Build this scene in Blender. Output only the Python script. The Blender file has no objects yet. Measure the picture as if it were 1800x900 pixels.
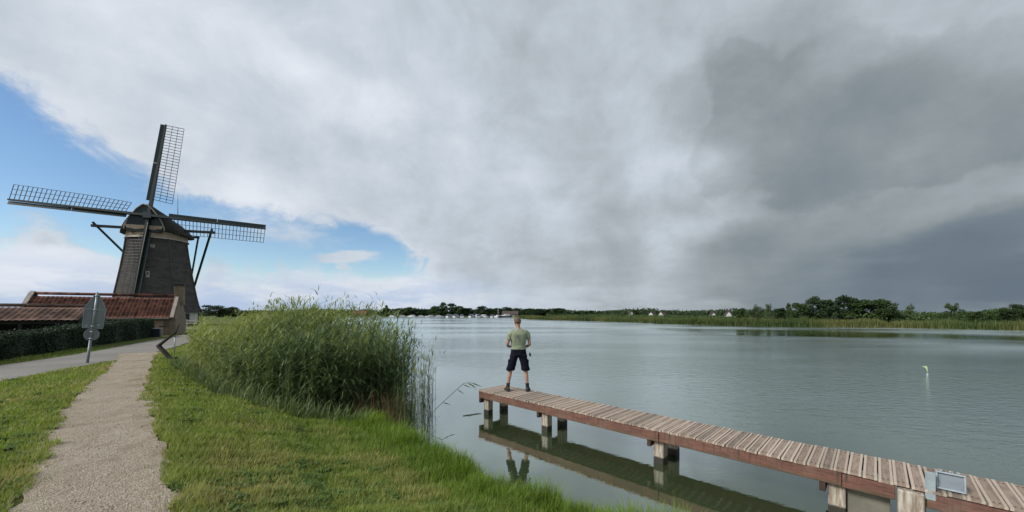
import bpy, bmesh, math, random
import numpy as np
from mathutils import Vector, Matrix, Euler, noise as mnoise

random.seed(7)
rng = np.random.default_rng(11)
SC = bpy.context.scene
COL = SC.collection
R = math.radians
PI = math.pi

# ------------------------------------------------------------------ camera
EYE = 2.56                      # eye height (m)
WZ = 0.14                       # lake level
FPX = 654.0                     # focal length in photo pixels (1800 wide)
cam = bpy.data.objects.new('camera', bpy.data.cameras.new('camera'))
COL.objects.link(cam)
cam.location = (0, 0, EYE)
cam.rotation_euler = (R(90), 0, 0)
cam.data.sensor_width = 36.0
cam.data.lens = FPX / 1800 * 36.0
cam.data.shift_y = (551 - 450) / 1800
cam.data.clip_start = 0.05
cam.data.clip_end = 9000
SC.camera = cam

# ------------------------------------------------------------------ colour management
SC.view_settings.view_transform = 'Standard'
SC.view_settings.look = 'None'
SC.view_settings.exposure = 0.0
SC.view_settings.gamma = 1.0

# ------------------------------------------------------------------ sun
SUN_AZ, SUN_EL = R(-118), R(36)          # azimuth from +Y, clockwise positive
sd = Vector((math.sin(SUN_AZ) * math.cos(SUN_EL), math.cos(SUN_AZ) * math.cos(SUN_EL), math.sin(SUN_EL)))
sun = bpy.data.objects.new('sun', bpy.data.lights.new('sun', 'SUN'))
COL.objects.link(sun)
sun.data.energy = 4.0
sun.data.angle = R(14)
sun.data.color = (1.0, 0.95, 0.87)
sun.rotation_euler = sd.to_track_quat('Z', 'Y').to_euler()
sun.location = (-40, -20, 60)

# ------------------------------------------------------------------ world: blue sky seen through procedural clouds
world = bpy.data.worlds.new('World')
SC.world = world
world.use_nodes = True
world.cycles.sampling_method = 'MANUAL'
world.cycles.sample_map_resolution = 512


class NT:
    """tiny helper to write node graphs"""
    def __init__(self, tree):
        self.t = tree
        self.t.nodes.clear()

    def node(self, kind, **kw):
        n = self.t.nodes.new(kind)
        for k, v in kw.items():
            setattr(n, k, v)
        return n

    def link(self, a, b):
        self.t.links.new(a, b)

    def put(self, sock, v):
        if hasattr(v, 'is_output'):
            self.link(v, sock)
        else:
            sock.default_value = v

    def math(self, op, a, b=None, c=None, clamp=False):
        n = self.node('ShaderNodeMath', operation=op, use_clamp=clamp)
        self.put(n.inputs[0], a)
        if b is not None:
            self.put(n.inputs[1], b)
        if c is not None:
            self.put(n.inputs[2], c)
        return n.outputs[0]

    def vmath(self, op, a, b=None, scale=None):
        n = self.node('ShaderNodeVectorMath', operation=op)
        self.put(n.inputs[0], a)
        if b is not None:
            self.put(n.inputs[1], b)
        if scale is not None:
            self.put(n.inputs['Scale'], scale)
        return n.outputs[0] if op not in ('LENGTH', 'DOT_PRODUCT') else n.outputs['Value']

    def sep(self, v):
        n = self.node('ShaderNodeSeparateXYZ')
        self.link(v, n.inputs[0])
        return n.outputs

    def comb(self, x, y, z):
        n = self.node('ShaderNodeCombineXYZ')
        for s, v in zip(n.inputs, (x, y, z)):
            self.put(s, v)
        return n.outputs[0]

    def noise(self, vec, scale, detail=4, rough=0.5, out='Fac', dist=0.0):
        n = self.node('ShaderNodeTexNoise')
        if vec is not None:
            self.link(vec, n.inputs['Vector'])
        n.inputs['Scale'].default_value = scale
        n.inputs['Detail'].default_value = detail
        n.inputs['Roughness'].default_value = rough
        n.inputs['Distortion'].default_value = dist
        return n.outputs[out]

    def smooth(self, v, a, b, lo=0.0, hi=1.0):
        n = self.node('ShaderNodeMapRange', interpolation_type='SMOOTHSTEP')
        self.put(n.inputs['Value'], v)
        n.inputs['From Min'].default_value = a
        n.inputs['From Max'].default_value = b
        n.inputs['To Min'].default_value = lo
        n.inputs['To Max'].default_value = hi
        return n.outputs[0]

    def mix(self, f, a, b, mode='MIX'):
        n = self.node('ShaderNodeMix', data_type='RGBA', blend_type=mode)
        self.put(n.inputs[0], f)
        for s, v in ((n.inputs[6], a), (n.inputs[7], b)):
            if hasattr(v, 'is_output'):
                self.link(v, s)
            else:
                s.default_value = (*v[:3], 1)
        return n.outputs[2]

    def ramp(self, fac, stops, interp='LINEAR'):
        n = self.node('ShaderNodeValToRGB')
        n.color_ramp.interpolation = interp
        e = n.color_ramp.elements
        while len(e) < len(stops):
            e.new(0.5)
        for el, (p, c) in zip(e, stops):
            el.position = p
            el.color = (*c, 1)
        self.put(n.inputs[0], fac)
        return n.outputs[0]


def lin(c):
    """sRGB 0-255 -> linear"""
    return tuple(((v / 255) / 12.92 if v / 255 <= 0.04045 else (((v / 255) + 0.055) / 1.055) ** 2.4) for v in c)


def azel(px, py):
    dx, dz = px - 900, 551 - py
    return math.degrees(math.atan2(dx, FPX)), math.degrees(math.atan2(dz, math.hypot(FPX, dx)))


def build_sky():
    N = NT(world.node_tree)
    tc = N.node('ShaderNodeTexCoord')
    D = tc.outputs['Generated']
    x, y, z = N.sep(D)
    az = N.math('MULTIPLY', N.math('ARCTAN2', x, y), 180 / PI)
    el = N.math('MULTIPLY', N.math('ARCSINE', z), 180 / PI)
    # cloud-plane coordinates: perspective of a flat deck overhead
    zz = N.math('ADD', N.math('MAXIMUM', z, 0.0), 0.16)
    deck = N.comb(N.math('DIVIDE', x, zz), N.math('DIVIDE', y, zz), 0.0)
    AE0 = N.comb(az, el, 0.0)
    # domain warp in degrees
    w1 = N.noise(deck, 1.1, 3, 0.55, 'Color')
    w1 = N.vmath('SCALE', N.vmath('SUBTRACT', w1, (0.5, 0.5, 0.5)), scale=6.0)
    w2 = N.noise(D, 9.0, 5, 0.6, 'Color')
    w2 = N.vmath('SCALE', N.vmath('SUBTRACT', w2, (0.5, 0.5, 0.5)), scale=3.0)
    AE = N.vmath('ADD', AE0, N.vmath('ADD', w1, w2))
    AE = N.vmath('MULTIPLY', AE, (1, 1, 0))

    def blob(px, py, rx, ry, rot=0.0, vec=AE):
        a, e = azel(px, py)
        ax = abs(azel(px + rx, py)[0] - azel(px - rx, py)[0]) / 2
        ey = abs(azel(px, py + ry)[1] - azel(px, py - ry)[1]) / 2
        m = N.node('ShaderNodeMapping', vector_type='TEXTURE')
        N.link(vec, m.inputs[0])
        m.inputs['Location'].default_value = (a, e, 0)
        m.inputs['Rotation'].default_value = (0, 0, R(-rot))
        m.inputs['Scale'].default_value = (ax, ey, 1)
        g = N.node('ShaderNodeTexGradient', gradient_type='QUADRATIC_SPHERE')
        N.link(m.outputs[0], g.inputs[0])
        return g.outputs['Fac'], (a, e, ax, ey)

    # --- tone of the cloud deck: samples of the photograph's sky brightness (0-255)
    samples = [
        (60, 60, 182, 330, 200), (330, 60, 192, 330, 200), (620, 40, 184, 330, 200), (900, 70, 178, 330, 200),
        (1150, 60, 180, 330, 200), (1330, 110, 156, 260, 190), (1560, 40, 184, 330, 180), (1750, 40, 182, 330, 180),
        (200, 190, 192, 300, 180), (440, 180, 186, 300, 180), (500, 120, 210, 190, 110), (650, 180, 209, 190, 110),
        (780, 200, 184, 260, 170), (960, 230, 187, 300, 190), (1120, 260, 190, 260, 150), (1195, 285, 208, 130, 80), (1150, 320, 196, 150, 90),
        (1260, 190, 160, 220, 170), (1400, 230, 144, 260, 170), (1440, 300, 138, 240, 110), (1600, 180, 148, 260, 170),
        (1740, 250, 144, 260, 170), (1600, 330, 144, 240, 120), (1500, 390, 142, 240, 110), (1340, 420, 140, 240, 110),
        (1180, 360, 178, 240, 140), (330, 300, 190, 220, 130), (430, 335, 207, 190, 90), (560, 300, 184, 240, 150),
        (700, 330, 182, 240, 160), (780, 430, 184, 240, 130), (950, 400, 180, 260, 130), (1060, 430, 170, 200, 70),
        (1010, 470, 174, 200, 60), (900, 490, 180, 200, 60), (1020, 520, 188, 220, 60), (1150, 500, 166, 200, 70),
        (1260, 500, 140, 200, 90), (1400, 480, 120, 220, 100), (1560, 480, 110, 240, 110), (1720, 425, 111, 240, 110),
        (1760, 510, 103, 240, 90), (1400, 540, 120, 200, 70), (1580, 545, 111, 240, 60), (1180, 545, 160, 200, 60),
        (60, 460, 206, 220, 60), (180, 480, 196, 220, 60), (60, 520, 190, 220, 60), (420, 510, 196, 260, 60),
        (640, 500, 200, 260, 60), (780, 520, 196, 220, 60),
        (2050, 250, 140, 400, 250), (2050, 500, 116, 400, 120), (-250, 60, 185, 400, 250)]
    num, den = 178.0 * 0.02, 0.02
    for (px, py, v, rx, ry) in samples:
        k, _ = blob(px, py, rx, ry)              # (1-r)^2 -> soft bell, then Shepard weighting
        k = N.math('MULTIPLY', k, k)
        num = N.math('MULTIPLY_ADD', k, float(v), num)
        den = N.math('ADD', k, den)
    L = N.math('DIVIDE', num, den)
    L = N.math('ADD', L, N.smooth(az, 20.0, -30.0, 9.0, 24.0))
    # cloud texture
    f1 = N.noise(deck, 1.3, 6, 0.58, dist=0.25)
    f3 = N.noise(N.vmath('MULTIPLY', D, (1.0, 1.0, 1.5)), 3.2, 8, 0.6, dist=0.2)
    f2 = N.noise(D, 6.0, 7, 0.6, dist=0.3)
    tex = N.math('ADD', N.math('MULTIPLY', N.math('SUBTRACT', f1, 0.5), 34), N.math('MULTIPLY', N.math('SUBTRACT', f2, 0.5), 52))
    tex = N.math('MULTIPLY_ADD', N.math('SUBTRACT', f3, 0.5), 66, tex)
    # rain shafts on the right stay smooth
    calm = N.smooth(L, 105, 185, 0.16, 1.0)
    L = N.math('ADD', L, N.math('MULTIPLY', tex, calm))
    # one billowing storm cloud with a crisp left flank
    lob = None
    for (px, py, rx, ry) in ((1420, 170, 210, 170), (1310, 265, 150, 120), (1480, 260, 270, 160), (1700, 190, 260, 210), (1290, 120, 90, 90)):
        k, _ = blob(px, py, rx, ry)
        lob = N.math('ADD', lob, k) if lob is not None else k
    edge = N.math('ADD', lob, N.math('MULTIPLY', N.math('SUBTRACT', N.noise(D, 8.0, 6, 0.55, dist=0.2), 0.5), N.smooth(lob, 0.0, 0.12, 0.0, 0.9)))
    L = N.math('SUBTRACT', L, N.smooth(edge, 0.07, 0.24, 0.0, 13.0))
    Ln = N.math('DIVIDE', L, 255.0)
    g = lambda v: lin((v[0], v[1], v[2]))
    cloud = N.ramp(Ln, [(0.0, g((40, 48, 58))), (0.36, g((88, 101, 117))), (0.47, g((109, 122, 134))), (0.58, g((140, 150, 155))),
                        (0.70, g((172, 180, 185))), (0.80, g((200, 208, 215))), (0.92, g((232, 235, 240)))])
    # cool the brighter cloud a touch
    cloud = N.mix(N.smooth(L, 150, 205, 0.0, 0.5), cloud, N.mix(1.0, cloud, (0.95, 0.99, 1.06), 'MULTIPLY'))
    # --- blue gap on the left
    blue = None
    for (px, py, rx, ry, rot) in ((-30, 265, 260, 250, 25), (200, 375, 300, 140, 25), (390, 428, 300, 112, 10), (570, 430, 220, 96, 5),
                                  (-260, 270, 420, 420, 0), (300, 440, 240, 80, 0), (640, 450, 170, 70, 8)):
        k, _ = blob(px, py, rx, ry, rot)
        blue = N.math('ADD', blue, k) if blue is not None else k
    rag = N.noise(N.vmath('ADD', D, N.vmath('SCALE', deck, scale=0.12)), 6.0, 8, 0.64, dist=0.7)
    fray = N.math('MULTIPLY', N.math('SUBTRACT', rag, 0.5), N.smooth(blue, 0.0, 0.1, 0.0, 1.35))
    blue = N.math('ADD', blue, fray)
    # low bank of bright clouds under the gap
    bank = N.smooth(N.math('ADD', el, N.math('MULTIPLY', N.math('SUBTRACT', f2, 0.5), 15.0)), 3.4, 6.6, 0.0, 1.0)
    blue_m = N.math('MULTIPLY', N.smooth(blue, 0.02, 0.46), bank)
    # wisps drifting in the gap
    wn = N.noise(N.comb(N.math('MULTIPLY', az, 0.45), el, 0.0), 0.16, 6, 0.6)
    wisp = N.math('MULTIPLY', N.smooth(wn, 0.5, 0.74), 0.85)
    blue_m = N.math('MULTIPLY', blue_m, N.math('SUBTRACT', 1.0, wisp))
    stray, _ = blob(610, 446, 95, 26, 6)
    blue_m = N.math('MULTIPLY', blue_m, N.smooth(N.math('ADD', stray, N.math('MULTIPLY', N.math('SUBTRACT', f2, 0.5), 0.5)), 0.12, 0.42, 1.0, 0.1))
    # bright rim where the deck thins out into the blue
    rim = N.math('MULTIPLY', N.smooth(blue, 0.0, 0.1), N.math('SUBTRACT', 1.0, N.smooth(blue, 0.16, 0.3)))
    cloud = N.mix(N.math('MULTIPLY', rim, 0.4), cloud, lin((224, 228, 234)))
    # hazy blue distance under the bank on the left
    hz = N.math('MULTIPLY', N.smooth(el, 7.5, 1.0), N.smooth(az, 6.0, -12.0))
    hz = N.math('MULTIPLY', hz, N.smooth(N.noise(N.comb(N.math('MULTIPLY', az, 0.3), el, 3.0), 0.33, 5, 0.6), 0.4, 0.6, 0.15, 0.85))
    cloud = N.mix(hz, cloud, lin((176, 196, 226)))
    sky = N.node('ShaderNodeTexSky', sky_type='NISHITA', sun_disc=False)
    sky.sun_elevation = SUN_EL
    sky.sun_rotation = SUN_AZ
    sky.air_density = 1.0
    sky.dust_density = 0.3
    sky.ozone_density = 2.0
    STR = 0.12
    clouds_up = N.mix(1.0, cloud, (1 / STR, 1 / STR, 1 / STR), 'MULTIPLY')
    hs = N.node('ShaderNodeHueSaturation')
    hs.inputs['Saturation'].default_value = 1.12
    hs.inputs['Value'].default_value = 1.14
    N.link(sky.outputs[0], hs.inputs['Color'])
    col = N.mix(blue_m, clouds_up, hs.outputs[0])
    bg = N.node('ShaderNodeBackground')
    N.link(col, bg.inputs['Color'])
    bg.inputs['Strength'].default_value = STR
    out = N.node('ShaderNodeOutputWorld')
    N.link(bg.outputs[0], out.inputs[0])


build_sky()

# ------------------------------------------------------------------ object helpers
def tag(o, label=None, cat=None, group=None, kind=None):
    if label:
        o['label'] = label
    if cat:
        o['category'] = cat
    if group:
        o['group'] = group
    if kind:
        o['kind'] = kind
    return o


def thing(name, label, cat, loc=(0, 0, 0), rz=0.0, group=None):
    o = bpy.data.objects.new(name, None)
    COL.objects.link(o)
    o.empty_display_size = 0.2
    o.location = loc
    o.rotation_euler = (0, 0, rz)
    return tag(o, label, cat, group)


def link(name, me, parent=None, mat=None):
    o = bpy.data.objects.new(name, me)
    COL.objects.link(o)
    if mat is not None and not me.materials:
        me.materials.append(mat)
    if parent is not None:
        o.parent = parent
    return o


def kids(o):
    return [c for c in COL.objects if c.parent == o]


def copy_tree(o, parent=None):
    c = o.copy()
    COL.objects.link(c)
    c.parent = parent
    for ch in list(o.children):
        copy_tree(ch, c)
    return c


class MB:
    """mesh builder: boxes, bars, tubes, lofts -> one mesh"""
    def __init__(self):
        self.v, self.f, self.s = [], [], []

    def add(self, verts, faces, smooth=False):
        b = len(self.v)
        self.v += [tuple(p) for p in verts]
        self.f += [tuple(i + b for i in q) for q in faces]
        self.s += [smooth] * len(faces)
        return self

    def box(self, c, size, M=None, taper=1.0):
        hx, hy, hz = size[0] / 2, size[1] / 2, size[2] / 2
        vs = []
        for sz in (-1, 1):
            k = taper if sz > 0 else 1.0
            for sx, sy in ((-1, -1), (1, -1), (1, 1), (-1, 1)):
                p = Vector((sx * hx * k, sy * hy * k, sz * hz))
                if M is not None:
                    p = M @ p
                vs.append(p + Vector(c))
        return self.add(vs, [(3, 2, 1, 0), (4, 5, 6, 7), (0, 1, 5, 4), (1, 2, 6, 5), (2, 3, 7, 6), (3, 0, 4, 7)])

    def bar(self, a, b, w, h, up=(0, 0, 1), w2=None, h2=None):
        a, b = Vector(a), Vector(b)
        d = (b - a).normalized()
        up = Vector(up)
        s = d.cross(up)
        if s.length < 1e-4:
            s = d.cross(Vector((1, 0, 0)))
        s.normalize()
        t = s.cross(d).normalized()
        vs = []
        for p, ww, hh in ((a, w, h), (b, w2 or w, h2 or h)):
            for i, j in ((-1, -1), (1, -1), (1, 1), (-1, 1)):
                vs.append(p + s * (i * ww / 2) + t * (j * hh / 2))
        return self.add(vs, [(3, 2, 1, 0), (4, 5, 6, 7), (0, 1, 5, 4), (1, 2, 6, 5), (2, 3, 7, 6), (3, 0, 4, 7)])

    def tube(self, pts, rad, n=8, cap=True):
        pts = [Vector(p) for p in pts]
        if not hasattr(rad, '__len__'):
            rad = [rad] * len(pts)
        rings = []
        for i, p in enumerate(pts):
            d = (pts[min(i + 1, len(pts) - 1)] - pts[max(i - 1, 0)]).normalized()
            ref = Vector((0, 0, 1)) if abs(d.z) < 0.9 else Vector((1, 0, 0))
            s = d.cross(ref).normalized()
            t = s.cross(d).normalized()
            rings.append([p + s * (math.cos(2 * PI * k / n) * rad[i]) + t * (math.sin(2 * PI * k / n) * rad[i]) for k in range(n)])
        return self.loft(rings, cap)

    def loft(self, rings, cap=True, smooth=True, closed=True):
        n = len(rings[0])
        vs = [p for r in rings for p in r]
        fs = []
        for i in range(len(rings) - 1):
            for k in range(n if closed else n - 1):
                a, b = i * n + k, i * n + (k + 1) % n
                fs.append((a, b, b + n, a + n))
        if cap and closed:
            fs.append(tuple(range(n))[::-1])
            fs.append(tuple(range((len(rings) - 1) * n, len(rings) * n)))
        return self.add(vs, fs, smooth)

    def mesh(self, name, bevel=0.0):
        me = bpy.data.meshes.new(name)
        me.from_pydata(self.v, [], self.f)
        me.polygons.foreach_set('use_smooth', self.s)
        if True:
            bm = bmesh.new()
            bm.from_mesh(me)
            bmesh.ops.recalc_face_normals(bm, faces=bm.faces)
            if bevel:
                bmesh.ops.bevel(bm, geom=list(bm.edges), offset=bevel, segments=1, affect='EDGES', clamp_overlap=True)
            bm.to_mesh(me)
            bm.free()
        me.update()
        return me

    def build(self, name, mat, parent=None, bevel=0.0):
        return link(name, self.mesh(name, bevel), parent, mat)


def np_mesh(name, co, loops, sizes, attrs=None):
    """big mesh from numpy arrays: sizes = vertices per face"""
    me = bpy.data.meshes.new(name)
    me.vertices.add(len(co))
    me.vertices.foreach_set('co', np.ascontiguousarray(co, dtype=np.float32).ravel())
    me.loops.add(len(loops))
    me.loops.foreach_set('vertex_index', np.ascontiguousarray(loops, dtype=np.int32))
    me.polygons.add(len(sizes))
    st = np.concatenate(([0], np.cumsum(sizes)[:-1])).astype(np.int32)
    me.polygons.foreach_set('loop_start', st)
    me.update(calc_edges=True)
    for k, v in (attrs or {}).items():
        a = me.attributes.new(k, 'FLOAT', 'POINT')
        a.data.foreach_set('value', np.ascontiguousarray(v, dtype=np.float32))
    me.validate()
    return me


# ------------------------------------------------------------------ materials
def material(name):
    m = bpy.data.materials.new(name)
    m.use_nodes = True
    N = NT(m.node_tree)
    out = N.node('ShaderNodeOutputMaterial')
    return m, N, out


def simple(name, c1, c2=None, scale=4.0, rough=0.6, bump=0.0, bscale=None, metal=0.0, spec=0.4, stretch=(1, 1, 1), rand=0.0, detail=6, coat=0.0):
    """two-tone weathered surface with bump and a little per-object variation"""
    m, N, out = material(name)
    p = N.node('ShaderNodeBsdfPrincipled')
    N.link(p.outputs[0], out.inputs[0])
    tc = N.node('ShaderNodeTexCoord')
    vec = N.vmath('MULTIPLY', tc.outputs['Object'], stretch)
    oi = N.node('ShaderNodeObjectInfo')
    vec = N.vmath('ADD', vec, N.vmath('SCALE', N.comb(oi.outputs['Random'], oi.outputs['Random'], 0.3), scale=17.0))
    n = N.noise(vec, scale, detail, 0.62)
    c2 = c2 or tuple(v * 0.6 for v in c1)
    col = N.mix(N.smooth(n, 0.3, 0.7), c1, c2)
    if rand:
        k = N.math('ADD', N.math('MULTIPLY', oi.outputs['Random'], rand), 1.0 - rand / 2)
        col = N.mix(1.0, col, N.comb(k, k, k), 'MULTIPLY')
    N.link(col, p.inputs['Base Color'])
    p.inputs['Roughness'].default_value = rough
    p.inputs['Metallic'].default_value = metal
    p.inputs['Specular IOR Level'].default_value = spec
    p.inputs['Coat Weight'].default_value = coat
    if bump:
        b = N.node('ShaderNodeBump')
        b.inputs['Strength'].default_value = 1.0
        b.inputs['Distance'].default_value = bump
        N.link(N.noise(vec, bscale or scale * 3, 6, 0.65), b.inputs['Height'])
        N.link(b.outputs[0], p.inputs['Normal'])
    return m


def foliage(name, dark, light, dry=None, transl=0.35, scale=0.6, rough=0.55, attr=None):
    """leaf material: colour drifts per leaf and per clump; light passes through"""
    m, N, out = material(name)
    geo = N.node('ShaderNodeNewGeometry')
    oi = N.node('ShaderNodeObjectInfo')
    tc = N.node('ShaderNodeTexCoord')
    n = N.noise(tc.outputs['Object'], scale, 3, 0.5)
    f = N.math('ADD', N.math('MULTIPLY', geo.outputs['Random Per Island'], 0.55), N.math('MULTIPLY', N.smooth(n, 0.3, 0.7), 0.45))
    col = N.mix(f, dark, light)
    if dry is not None:
        a = N.node('ShaderNodeAttribute', attribute_name='dry')
        col = N.mix(a.outputs['Fac'], col, dry)
    k = N.math('ADD', N.math('MULTIPLY', oi.outputs['Random'], 0.4), 0.8)
    col = N.mix(1.0, col, N.comb(k, k, k), 'MULTIPLY')
    d = N.node('ShaderNodeBsdfPrincipled')
    N.link(col, d.inputs['Base Color'])
    d.inputs['Roughness'].default_value = rough
    d.inputs['Specular IOR Level'].default_value = 0.25
    t = N.node('ShaderNodeBsdfTranslucent')
    N.link(N.mix(1.0, col, (1.25, 1.3, 0.7), 'MULTIPLY'), t.inputs[0])
    mx = N.node('ShaderNodeMixShader')
    mx.inputs[0].default_value = transl
    N.link(d.outputs[0], mx.inputs[1])
    N.link(t.outputs[0], mx.inputs[2])
    N.link(mx.outputs[0], out.inputs[0])
    return m


M = {}
M['grass'] = foliage('grass', (0.08, 0.15, 0.022), (0.225, 0.31, 0.058), dry=(0.36, 0.31, 0.14), transl=0.35, scale=0.8)
M['shore_grass'] = foliage('shore_grass', (0.07, 0.15, 0.016), (0.185, 0.29, 0.036), dry=(0.2, 0.2, 0.06), transl=0.4, scale=0.8)
M['weed'] = foliage('weed', (0.055, 0.11, 0.02), (0.1, 0.175, 0.035), transl=0.25, scale=2.0)
M['reed'] = foliage('reed', (0.036, 0.066, 0.03), (0.15, 0.2, 0.095), dry=(0.27, 0.3, 0.1), transl=0.3, scale=0.5)
M['reed_dry'] = foliage('reed_dry', (0.12, 0.08, 0.045), (0.25, 0.18, 0.105), transl=0.15, scale=2)
M['far_reed'] = foliage('far_reed', (0.04, 0.066, 0.02), (0.1, 0.14, 0.045), dry=(0.17, 0.165, 0.06), transl=0.25, scale=0.05)
M['leaf_dark'] = foliage('leaf_dark', (0.012, 0.026, 0.012), (0.04, 0.07, 0.024), transl=0.2, scale=0.35)
M['leaf_mid'] = foliage('leaf_mid', (0.022, 0.045, 0.016), (0.065, 0.105, 0.032), transl=0.25, scale=0.35)
M['leaf_pale'] = foliage('leaf_pale', (0.05, 0.08, 0.035), (0.12, 0.155, 0.075), transl=0.3, scale=0.35)
M['leaf_red'] = foliage('leaf_red', (0.035, 0.018, 0.014), (0.07, 0.038, 0.026), transl=0.2, scale=0.35)
M['hedge'] = foliage('hedge', (0.009, 0.022, 0.011), (0.03, 0.06, 0.022), transl=0.15, scale=1.5)
M['bark'] = simple('bark', (0.06, 0.048, 0.036), (0.03, 0.024, 0.02), 3, 0.9, 0.02)
M['thatch'] = simple('thatch', (0.085, 0.076, 0.072), (0.045, 0.042, 0.043), 1.1, 0.95, 0.05, 9, stretch=(1, 1, 2.2))
M['thatch_cap'] = simple('thatch_cap', (0.056, 0.05, 0.046), (0.03, 0.028, 0.027), 1.3, 0.95, 0.05, 9)
M['mill_green'] = simple('mill_green', (0.008, 0.02, 0.021), (0.005, 0.013, 0.015), 2, 0.45, 0.002)
M['mill_white'] = simple('mill_white', (0.45, 0.42, 0.37), (0.28, 0.255, 0.22), 3, 0.6, 0.003)
M['mill_tan'] = simple('mill_tan', (0.36, 0.27, 0.2), (0.24, 0.19, 0.15), 2.5, 0.8, 0.01)
M['lattice'] = simple('lattice', (0.035, 0.04, 0.05), (0.02, 0.022, 0.03), 3, 0.5)
M['glass'] = simple('glass', (0.03, 0.036, 0.045), (0.02, 0.025, 0.03), 2, 0.08, spec=0.7)


def mat_tiles(name, dark, light, moss, pitch, course):
    """fired clay: every pantile its own tone, soot and moss over the lot"""
    m, N, out = material(name)
    p = N.node('ShaderNodeBsdfPrincipled')
    N.link(p.outputs[0], out.inputs[0])
    tc = N.node('ShaderNodeTexCoord')
    x, y, z = N.sep(tc.outputs['Object'])
    wn = N.node('ShaderNodeTexWhiteNoise', noise_dimensions='2D')
    N.link(N.comb(N.math('FLOOR', N.math('DIVIDE', x, pitch)), N.math('FLOOR', N.math('DIVIDE', y, course)), 0.0), wn.inputs['Vector'])
    n = N.noise(tc.outputs['Object'], 1.6, 6, 0.65)
    col = N.mix(wn.outputs['Value'], dark, light)
    col = N.mix(N.math('MULTIPLY', N.smooth(n, 0.5, 0.72), 0.7), col, moss)
    N.link(col, p.inputs['Base Color'])
    p.inputs['Roughness'].default_value = 0.9
    p.inputs['Specular IOR Level'].default_value = 0.15
    return m


M['tile_red'] = mat_tiles('tile_red', (0.065, 0.032, 0.026), (0.2, 0.088, 0.064), (0.06, 0.045, 0.035), 0.21, 0.3)
M['tile_brown'] = mat_tiles('tile_brown', (0.08, 0.054, 0.046), (0.22, 0.14, 0.115), (0.08, 0.07, 0.055), 0.23, 0.32)
M['roof_dull'] = simple('roof_dull', (0.075, 0.058, 0.052), (0.05, 0.04, 0.037), 2, 0.9)
M['brick_tan'] = simple('brick_tan', (0.215, 0.165, 0.115), (0.14, 0.11, 0.08), 3, 0.9, 0.01, 14)
M['stucco'] = simple('stucco', (0.62, 0.6, 0.56), (0.5, 0.48, 0.44), 3, 0.85, 0.004)
M['black_board'] = simple('black_board', (0.012, 0.012, 0.013), (0.02, 0.02, 0.02), 3, 0.7, 0.004)
M['trim'] = simple('trim', (0.34, 0.31, 0.27), (0.22, 0.2, 0.18), 3, 0.7)
M['steel'] = simple('steel', (0.3, 0.33, 0.36), (0.2, 0.225, 0.25), 4, 0.42, 0.001, metal=0.35)
M['sign_back'] = simple('sign_back', (0.2, 0.225, 0.24), (0.15, 0.17, 0.185), 3, 0.5, 0.001, metal=0.3)
M['galv'] = simple('galv', (0.36, 0.42, 0.46), (0.26, 0.31, 0.35), 9, 0.4, 0.001, metal=0.3)
M['galv_dark'] = simple('galv_dark', (0.2, 0.235, 0.27), (0.15, 0.18, 0.21), 5, 0.5, 0.001, metal=0.3)
M['rust'] = simple('rust', (0.016, 0.012, 0.01), (0.03, 0.02, 0.015), 7, 0.75, 0.003)
M['skin'] = simple('skin', (0.4, 0.235, 0.175), (0.34, 0.185, 0.135), 9, 0.5, spec=0.3)
M['hair'] = simple('hair', (0.15, 0.095, 0.062), (0.085, 0.055, 0.038), 40, 0.7, 0.004, 120)
M['navy'] = simple('navy', (0.008, 0.0095, 0.018), (0.005, 0.006, 0.011), 8, 0.9, 0.006, 12, spec=0.12)
M['sock'] = simple('sock', (0.012, 0.012, 0.014), (0.02, 0.02, 0.022), 8, 0.9)
M['shoe'] = simple('shoe', (0.04, 0.034, 0.03), (0.025, 0.022, 0.02), 14, 0.7, 0.002)
M['sole'] = simple('sole', (0.06, 0.055, 0.05), None, 10, 0.8)
M['boat_white'] = simple('boat_white', (0.6, 0.61, 0.63), (0.46, 0.47, 0.49), 2, 0.35)
M['boat_dark'] = simple('boat_dark', (0.02, 0.03, 0.05), (0.015, 0.02, 0.03), 2, 0.35)
M['canvas'] = simple('canvas', (0.06, 0.085, 0.14), (0.04, 0.06, 0.1), 2, 0.8)
M['lure'] = simple('lure', (0.36, 0.42, 0.24), (0.28, 0.34, 0.18), 4, 0.5)


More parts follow.
